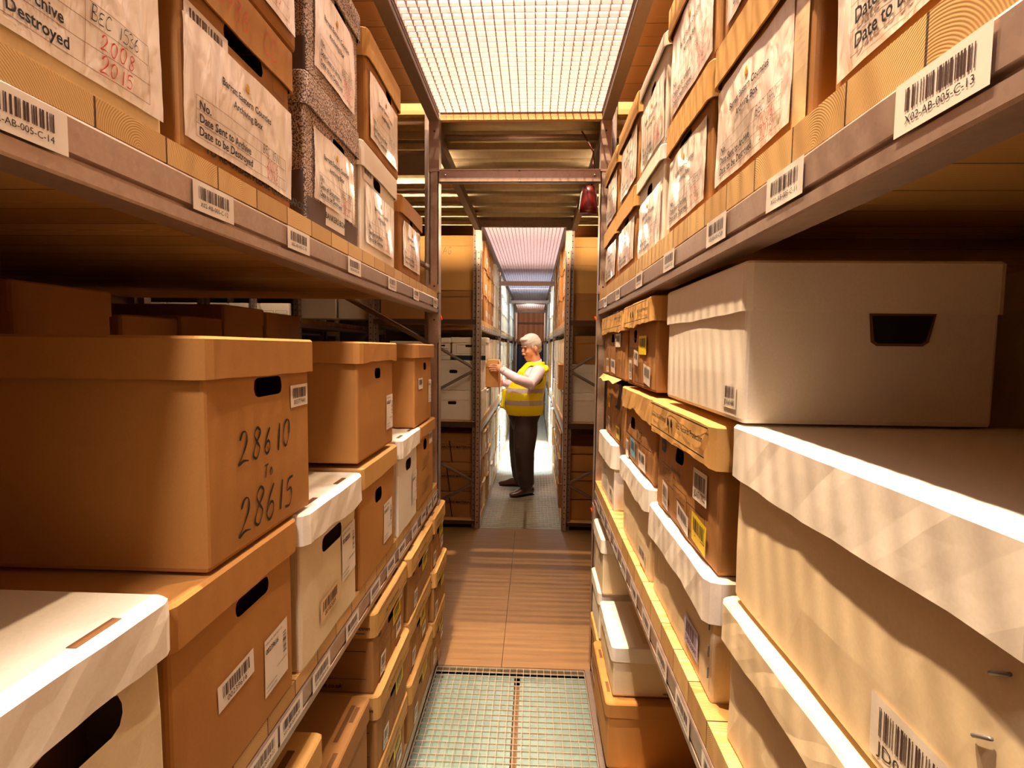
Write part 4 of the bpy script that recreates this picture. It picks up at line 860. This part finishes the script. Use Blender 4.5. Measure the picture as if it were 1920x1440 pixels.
# ================================================================== rows of boxes in the far aisle
KIND = {}
def proto(body, lid, lidh=.06, band=False):
    k = (body, lid, band)
    if k not in KIND:
        w, d, h = .3, .4, .26; b = MB()
        vs, fs, n, nr = shell(w, d, [(0., 0), (h*.5, 0), (h-.003, 0)], (0, h-lidh-.03, .035, .012), seed=len(KIND)*3., worn=.002, bulge=.002, nx=4)
        b.add(vs, fs); b.box((-.05, .03, h-lidh-.08), (.05, .035, h-lidh), 1)
        F = lambda u, v, o: (u, -o-.003, v)
        if band: b.rect(F, -.148, 0, .148, .045, .001, 2); b.frame(F, -.11, .07, .11, .15, .001, .004, 2)
        else: b.rect(F, .02, .06, .12, .12, .001, 3)
        bm_ = b.mesh('box_body', [M[body], M['inner'], M['navy'], M['paper']])
        l = MB(); vs, fs, n, nr = shell(w, d, [(h-lidh, .009), (h-.003, .009), (h, .006)], None, .009, worn=.003, seed=len(KIND)*5.+1, nx=6)
        fs.append(tuple(len(vs)-n+q for q in range(n))); l.add(vs, fs); lm = l.mesh('lid', [M[lid]])
        b2 = MB(); b2.v = b.v + l.v; b2.f = b.f + [tuple(i+len(b.v) for i in f) for f in l.f]; b2.m = b.m + [4]*len(l.f)
        KIND[k] = (bm_, lm, b2.mesh('archive_box', [M[body], M['inner'], M['navy'], M['paper'], M[lid]]))
    return KIND[k]
CN = {'brown': 'brown', 'orange': 'orange-brown', 'tan': 'tan', 'white': 'white', 'cream': 'cream', 'speck': 'grey speckled', 'grey': 'grey'}
ORD = ['first', 'second', 'third', 'fourth', 'fifth', 'sixth', 'seventh', 'eighth', 'ninth', 'tenth', 'eleventh', 'twelfth']
def far_box(s, x, y0, y1, z0, z1, kd, label, group, parts):
    pb, pl, pa = proto(*kd); loc = (x, (y0+y1)/2, z0); rz = HALF if s < 0 else -HALF; sc = ((y1-y0-.012)/.322, .92, (z1-z0)/.262)
    if parts:
        e = empty('archive_box', loc, rz, label, 'box', group); e.scale = sc
        for nm, me in (('box_body', pb), ('lid', pl)):
            o = bpy.data.objects.new(nm, me); COL.objects.link(o); o.parent = e
    else:
        e = bpy.data.objects.new('archive_box', pa); COL.objects.link(e); e.location = loc; e.rotation_euler = (0, 0, rz); e.scale = sc; tag(e, label, 'box', group)
    return e
B_, O_, T_, W_, C_, WN = ('brown', 'brown', False), ('orange', 'orange', False), ('tan', 'tan', False), ('white', 'white', False), ('cream', 'cream', False), ('white', 'white', True)
BT, CW = ('brown', 'tan', False), ('cream', 'white', False)
SH = {'bottom': (.074, .80, 3), 'middle': (.954, 1.70, 3), 'top': (1.844, 2.60, 3)}
def row(s, x, ys, ye, sh, pal, bay, parts, tiers=None, wd=(.24, .36), cap=None, c0=0):
    z0, z1, nt = SH[sh]; nt = tiers or nt; z1 = cap or z1; rnd = random.Random(hash((s, bay)) % 1000 + len(sh) * 7 + 3)
    rnd = random.Random({'bottom': 1, 'middle': 2, 'top': 3}[sh]*10 + bay + (5 if s > 0 else 0)); y = ys; c = c0
    side = 'left' if s < 0 else 'right'; h = (z1 - z0) / nt
    while y < ye - .2:
        wv = min(rnd.uniform(*wd), ye - y)
        if ye - (y + wv) < .2: wv = ye - y
        kds = pal[min(int(len(pal) * (y - ys) / (ye - ys)), len(pal)-1)]
        dx = rnd.uniform(-.012, .018)
        for t in range(nt):
            if s > 0 and sh == 'middle' and bay == 0 and t == 1 and y < 5.5: rnd.random(); continue
            kd = rnd.choice(kds); tn = 'lower' if nt == 2 and t == 0 else 'upper' if nt == 2 else ('lowest', 'middle', 'highest')[t] if nt == 3 else ORD[t]
            far_box(s, x + s*(.012 + dx + rnd.uniform(-.008, .008)), y, y+wv, z0 + h*t, z0 + h*(t+1) - .004, kd,
                    '%s box, %s far rack, %s bay, %s shelf, %s column, %s tier' % (CN[kd[0]], side, ORD[bay], sh, ORD[c], tn), 'boxes of the %s far rack, %s bay' % (side, ORD[bay]), parts)
        y += wv; c += 1
XF1 = XL + .002
row(-1, XF1, 5.02, 7.3, 'top', [(B_, T_, BT), (B_, T_), (W_, WN, C_), (BT, C_, T_)], 0, True, wd=(.2, .3))
row(-1, XF1, 5.02, 5.42, 'middle', [(WN,)], 0, True, tiers=3, wd=(.3, .4)); row(-1, XF1, 5.96, 7.3, 'middle', [(WN, C_, W_), (W_, C_)], 0, True, c0=3)
row(-1, XF1, 5.44, 5.95, 'middle', [(W_, C_)], 0, True, tiers=1, wd=(.2, .2), cap=1.17, c0=1)
row(-1, XF1, 5.02, 7.3, 'bottom', [(C_, T_), (W_, C_), (T_, W_)], 0, True, wd=(.2, .3))
row(1, .262, 5.02, 7.3, 'top', [(B_, T_, BT), (T_, B_), (O_, C_)], 0, True, wd=(.2, .3))
row(1, .262, 5.02, 7.3, 'middle', [(CW, B_, C_), (W_, C_), (W_, WN)], 0, True)
row(1, .262, 5.02, 7.3, 'bottom', [(BT, O_), (BT, C_), (T_, W_)], 0, True, tiers=3)
for bay, ya, yb in ((1, 7.45, 9.84), (2, 9.97, 12.3)):
    for s, x in ((-1, XF1), (1, .262)):
        row(s, x, ya, yb, 'top', [(WN, W_, C_), (W_, WN)], bay, False, wd=(.34, .5), tiers=2 if bay == 2 else 3)
        row(s, x, ya, yb, 'middle', [(W_, C_, WN), (B_, C_, W_)], bay, False, wd=(.34, .5), tiers=2)
        row(s, x, ya, yb, 'bottom', [(C_, BT, W_), (W_, C_)], bay, False, wd=(.34, .5), tiers=2)
r = far_box(1, .245, 5.16, 5.44, 1.205, 1.445, O_, 'orange-lit tan box sticking out of the right far rack, waist high', 'boxes pulled forward', True)

# ================================================================== strip lights added out of view to light the rack ends, trays block downward light
for x0, x1, nm in ((-1.7, -.56, 'left'), (.40, 1.4, 'right')):
    e = empty('added_strip_light', ((x0+x1)/2, 3.0, 2.60), 0, 'added strip light under the metal deck on the %s of the crossing' % nm, 'added light')
    b = MB(); h = (x1-x0)/2; b.box((-h, -.16, 0), (h, .16, .006)); b.box((-h, -.03, .05), (h, .03, .09)); b.build('light_blocker', [M['steelshade']], e)
    lo = lamp('added_strip_lamp', ((x0+x1)/2, 3.0, 2.632), 46, x1-x0-.1, WARM, ((x0+x1)/2, 4.0, 2.632), sy=.02)

# ================================================================== the man
def fuse(mb, name, mats, vox, parent=None, sm=3, fac=.6, edit=None, solid=0):
    o = mb.build('tmp', [mats[0]]); md = o.modifiers.new('r', 'REMESH'); md.mode = 'VOXEL'; md.voxel_size = vox; md.adaptivity = 0
    if sm: m2 = o.modifiers.new('s', 'SMOOTH'); m2.factor = fac; m2.iterations = sm
    bpy.context.view_layer.update(); dg = bpy.context.evaluated_depsgraph_get()
    me = bpy.data.meshes.new_from_object(o.evaluated_get(dg)); bpy.data.objects.remove(o); me.name = name; me.materials.clear()
    for m in mats: me.materials.append(m)
    if edit: edit(me)
    me.polygons.foreach_set('use_smooth', [True]*len(me.polygons)); me.update()
    r = bpy.data.objects.new(name, me); COL.objects.link(r)
    if solid: q = r.modifiers.new('t', 'SOLIDIFY'); q.thickness = solid; q.offset = 1
    if parent: r.parent = parent
    return r
P0 = Vector((-.09, 5.78, 0))
man = empty('person', P0, 0, 'man in yellow high visibility vest and dark trousers pulling out a box', 'person')
def W(p): return Vector(p) - P0
def tb(b, pts, rad, seg=16, ref=(1, 0, 0)):
    b.tube([W(p) for p in pts], rad, seg, ref=ref)
    for i in (0, -1):
        r = rad[i] if isinstance(rad[i], (tuple, list)) else (rad[i], rad[i]); rr = min(r); b.ball(W(pts[i]), rr, 0, 12)
HR = Matrix.Rotation(math.radians(-150), 3, 'Z') @ Matrix.Rotation(math.radians(17), 3, 'Y')
HC = Vector((-.030, 5.745, 1.605))
def Hd(p): return W(HC + HR @ Vector(p))
K = 1.10
def hball(b, c, r, seg=16, mi=0): b.ball(Hd(tuple(q*K for q in c)), tuple(q*K for q in r), mi, seg, HR)
skin = plain('skin', (226, 158, 122), .5, var=.10, bs=60); hairm = plain('hair_grey', (214, 204, 192), .7, var=.35, bs=90, bmp=.6)
shirtm = plain('shirt_pale', (232, 208, 214), .75, bmp=.25, bs=26); trm = plain('trousers_dark', (58, 38, 30), .55, bmp=.5, bs=14, var=.2, spec=.6)
vestm = plain('vest_yellow', (255, 232, 20), .55, bmp=.3, bs=12); bandm = plain('vest_band', (196, 180, 172), .35, bmp=.1); shoem = plain('shoe_leather', (92, 42, 24), .22, coat=.6, spec=.7)
# body: one continuous surface
b = MB()
tb(b, [(-.10, 5.77, .93), (-.10, 5.77, 1.05), (-.07, 5.77, 1.2), (-.02, 5.765, 1.33), (.01, 5.765, 1.40)], [(.15, .15), (.16, .16), (.16, .15), (.17, .12), (.10, .08)])
tb(b, [(.02, 5.765, 1.36), (.015, 5.76, 1.46), (-.015, 5.75, 1.56)], [.070, .066, .064])
LA = [(.055, 5.575, 1.355), (-.03, 5.44, 1.235), (-.17, 5.455, 1.285), (-.315, 5.53, 1.365)]; RA = [(-.02, 5.95, 1.36), (-.13, 6.01, 1.17), (-.24, 5.95, 1.19), (-.338, 5.905, 1.215)]
tb(b, LA, [.050, .042, .037, .028], ref=(0, 0, 1)); tb(b, RA, [.050, .042, .037, .028], ref=(0, 0, 1))
LG = [(-.075, 5.69, .93), (-.10, 5.665, .49), (-.055, 5.70, .09)]; RG = [(-.125, 5.86, .93), (-.175, 5.96, .49), (-.15, 6.08, .09)]
tb(b, LG, [.085, .062, .042]); tb(b, RG, [.085, .062, .042])
hball(b, (-.012, 0, .030), (.094, .076, .100)); hball(b, (.025, 0, -.025), (.066, .060, .085)); hball(b, (.050, 0, -.096), (.036, .034, .026)); hball(b, (.005, 0, -.075), (.060, .061, .042))
b.tube([Hd((.088*K, 0, .018*K)), Hd((.101*K, 0, -.012*K)), Hd((.107*K, 0, -.034*K))], [.010, .013, .016], 10); hball(b, (.096, .014, -.040), (.011, .009, .008)); hball(b, (.096, -.014, -.040), (.011, .009, .008))
hball(b, (.074, 0, .034), (.014, .044, .010)); hball(b, (.066, .034, -.028), (.022, .022, .024)); hball(b, (.066, -.034, -.028), (.022, .022, .024)); hball(b, (.084, 0, -.066), (.012, .024, .008)); hball(b, (.082, 0, -.078), (.012, .020, .007))
for sgn in (1, -1): hball(b, (-.008, sgn*.077, -.012), (.020, .010, .031))
# hands: palms, four fingers and a thumb each
b.ball(W((-.352, 5.556, 1.385)), (.042, .016, .040), 0, 12)
for i, (dz, ln) in enumerate(((.034, .062), (.012, .072), (-.010, .068), (-.031, .052))):
    b.tube([W((-.372, 5.560, 1.388+dz*.9)), W((-.398, 5.566, 1.392+dz)), W((-.398-ln*.5, 5.578, 1.390+dz)), W((-.398-ln, 5.586, 1.386+dz))], [.0100, .0098, .0092, .0080], 10, ref=(0, 0, 1))
b.tube([W((-.345, 5.560, 1.408)), W((-.352, 5.572, 1.440)), W((-.366, 5.588, 1.468))], [.013, .012, .0095], 10, ref=(0, 1, 0))
b.ball(W((-.347, 5.882, 1.212)), (.018, .038, .038), 0, 12)
for i, dz in enumerate((.030, .010, -.010, -.030)):
    b.tube([W((-.350, 5.86, 1.212+dz*.9)), W((-.352, 5.83, 1.214+dz)), W((-.356, 5.79, 1.214+dz)), W((-.3600, 5.765, 1.213+dz))], [.0100, .0096, .0090, .0080], 10, ref=(0, 0, 1))
b.tube([W((-.352, 5.88, 1.24)), W((-.362, 5.90, 1.27)), W((-.374, 5.925, 1.285))], [.012, .011, .009], 10, ref=(0, 1, 0))
bod = fuse(b, 'body', [skin], .0052, man, 2, .5)
b = MB()
for sgn in (1, -1):
    hball(b, (.0755, sgn*.030, .010), (.008, .011, .0045), 12)
b.build('eye', [plain('eye_dark', (60, 40, 32), .3)], man, smooth=True)
b = MB()
for sgn in (1, -1): b.tube([Hd((.087*K, sgn*.014*K, .032*K)), Hd((.084*K, sgn*.032*K, .037*K)), Hd((.072*K, sgn*.046*K, .032*K))], [.003, .004, .003], 8)
b.build('eyebrow', [hairm], man, smooth=True)
b = MB()
hball(b, (-.010, 0, .060), (.100, .083, .080)); hball(b, (-.050, 0, .030), (.066, .082, .085)); hball(b, (-.062, 0, -.025), (.044, .060, .050))
for sgn in (1, -1): hball(b, (-.022, sgn*.052, .040), (.056, .033, .052)); hball(b, (.018, sgn*.064, .02), (.016, .014, .034))
hball(b, (.052, .0, .098), (.040, .060, .026))
fuse(b, 'hair', [hairm], .006, man, 4, .5)
# shirt
b = MB()
tb(b, [(-.10, 5.77, .90), (-.11, 5.77, 1.00), (-.105, 5.77, 1.10), (-.07, 5.77, 1.2), (-.03, 5.765, 1.31), (.01, 5.765, 1.385), (.02, 5.765, 1.42)], [(.165, .165), (.185, .190), (.185, .185), (.18, .165), (.19, .14), (.15, .10), (.08, .07)])
tb(b, [(.045, 5.60, 1.352)] + LA[1:], [.076, .066, .053, .040], ref=(0, 0, 1)); tb(b, [(-.01, 5.93, 1.355)] + RA[1:], [.076, .064, .053, .040], ref=(0, 0, 1))
for p, r in (((-.02, 5.43, 1.20), .03), ((-.10, 5.44, 1.225), .022), ((-.22, 5.485, 1.30), .02), ((.03, 5.52, 1.28), .035)): b.ball(W(p), r, 0, 10)
fuse(b, 'shirt', [shirtm], .0075, man, 2, .5)
b = MB()
b.tube([W((.022, 5.765, 1.395)), W((.018, 5.762, 1.440)), W((.012, 5.758, 1.468))], [(.085, .080), (.078, .074), (.079, .074)], 20, ref=(1, 0, 0), cap=False)
b.add([W(p) for p in ((-.06, 5.70, 1.455), (-.075, 5.745, 1.43), (-.105, 5.70, 1.385), (-.055, 5.68, 1.40))], [(0, 1, 2, 3)]); b.add([W(p) for p in ((-.06, 5.81, 1.455), (-.075, 5.77, 1.43), (-.105, 5.80, 1.385), (-.055, 5.84, 1.40))], [(0, 1, 2, 3)])
co_ = b.build('collar', [shirtm], man, smooth=True); q = co_.modifiers.new('t', 'SOLIDIFY'); q.thickness = .004
for (p, q_, r) in (((-.288, 5.515, 1.352), (-.318, 5.533, 1.369), .043), ((-.318, 5.915, 1.209), (-.342, 5.904, 1.218), .043)):
    b = MB(); b.tube([W(p), W(q_)], [r, r*.97], 14, ref=(0, 0, 1)); b.build('cuff', [shirtm], man, smooth=True)
# vest: an open-fronted shell
b = MB()
tb(b, [(-.085, 5.77, .90), (-.10, 5.77, 1.00), (-.095, 5.77, 1.10), (-.055, 5.77, 1.2), (-.015, 5.765, 1.31), (.03, 5.765, 1.40), (.045, 5.765, 1.44)], [(.20, .195), (.215, .212), (.212, .205), (.20, .185), (.185, .165), (.15, .115), (.085, .075)], 24)
b.ball(W((.135, 5.74, 1.37)), (.03, .12, .05), 0, 12)
def cut_vest(me):
    bm = bmesh.new(); bm.from_mesh(me); kill = []
    for f in bm.faces:
        c = f.calc_center_median() + P0; ang = math.degrees(math.atan2(-(c.y - 5.77), -(c.x + .05)))  # 0 = straight ahead, + towards the camera
        half = 9 + max(0, (c.z - 1.12)) * 150
        if c.z < .886 or c.z > 1.452: kill.append(f); continue
        if c.x < -.05 and -60 - 0 < ang < -4 + (half if c.z > 1.1 else 5): kill.append(f); continue
        if (Vector((c.x, c.y, c.z)) - Vector((.015, 5.575, 1.325))).length < .115 and c.y < 5.66 and c.z < 1.415: kill.append(f); continue
        if (Vector((c.x, c.y, c.z)) - Vector((.0, 5.955, 1.325))).length < .11 and c.y > 5.87: kill.append(f); continue
        if (.995 < c.z < 1.045) or (1.125 < c.z < 1.175): f.material_index = 1
    bmesh.ops.delete(bm, geom=kill, context='FACES'); bm.to_mesh(me); bm.free()
fuse(b, 'vest', [vestm, bandm], .009, man, 3, .5, cut_vest, solid=.004)
b = MB(); nu, nv = 8, 10; g = []
for j in range(nv+1):
    for i in range(nu+1):
        u, v = i/nu, j/nv; g.append(W((-.375 + .115*u + .03*v + .012*math.sin(u*7+v*3), 5.90 - .03*u + .012*math.sin(u*9), .905 + .24*v + .03*(1-u)*(1-v))))
b.add(g, [(j*(nu+1)+i, j*(nu+1)+i+1, (j+1)*(nu+1)+i+1, (j+1)*(nu+1)+i) for j in range(nv) for i in range(nu)])
fl = b.build('vest_flap', [vestm], man, smooth=True); q = fl.modifiers.new('t', 'SOLIDIFY'); q.thickness = .004
# trousers
b = MB()
tb(b, [(-.095, 5.77, .94), (-.095, 5.77, .88), (-.095, 5.77, .80)], [(.170, .180), (.172, .180), (.15, .15)])
tb(b, [(-.075, 5.69, .86), (-.078, 5.672, .70), (-.09, 5.662, .49), (-.078, 5.69, .28), (-.062, 5.70, .125)], [(.118, .128), (.110, .130), (.092, .112), (.082, .098), (.078, .088)])
tb(b, [(-.125, 5.86, .86), (-.145, 5.90, .70), (-.165, 5.955, .49), (-.160, 6.02, .28), (-.145, 6.07, .125)], [(.118, .125), (.105, .120), (.088, .100), (.078, .088), (.074, .080)])
for p, r in (((-.01, 5.66, .42), .035), ((-.14, 5.61, .55), .035), ((-.03, 5.66, .56), .03), ((-.12, 5.64, .25), .03)): b.ball(W(p), r, 0, 10)
fuse(b, 'trousers', [trm], .009, man, 3, .5)
for (h, t, n_) in (((.010, 5.765, 0), (-.235, 5.628, 0), 0), ((-.105, 6.095, 0), (-.335, 6.120, 0), 1)):
    h, t = Vector(h), Vector(t); d = (t-h).normalized(); b = MB()
    pts = [h + d*.012 + Vector((0, 0, .045)), h + d*.06 + Vector((0, 0, .055)), h + d*.13 + Vector((0, 0, .050)), h + d*.20 + Vector((0, 0, .034)), h + d*.265 + Vector((0, 0, .027))]
    b.tube([W(p) for p in pts], [(.036, .045), (.039, .055), (.045, .048), (.048, .032), (.030, .022)], 14, ref=(0, 0, 1)); b.ball(W(h + d*.255 + Vector((0, 0, .026))), (.036, .034, .022), 0, 12); b.ball(W(h + d*.02 + Vector((0, 0, .05))), (.036, .036, .045), 0, 12)
    b.ball(W(h + d*.06 + Vector((0, 0, .085))), (.045, .045, .035), 0, 12)
    sh = fuse(b, 'shoe', [shoem], .006, man, 2, .5)
    b = MB(); side = Vector((-d.y, d.x, 0))
    prof = [(0, .030), (.05, .036), (.10, .034), (.17, .046), (.23, .042), (.275, .018)]
    vs = [h + d*a + side*w_ for a, w_ in prof] + [h + d*a - side*w_ for a, w_ in reversed(prof)]; m_ = len(vs)
    b.add([W(v) for v in vs] + [W(v + Vector((0, 0, .012))) for v in vs], [tuple(range(m_-1, -1, -1)), tuple(range(m_, 2*m_))] + [(k, (k+1) % m_, (k+1) % m_+m_, k+m_) for k in range(m_)])
    so = b.build('sole', [M['strap']], sh)
# the box he holds, its end projecting into the aisle
r = carton('archive_box', (-.632, 5.597, 1.186), 0, .528, .33, .288, .075, 'orange', 'tan', None, .006, label='orange-brown box in the hands of the man in the yellow vest', group=None, worn=.0008)
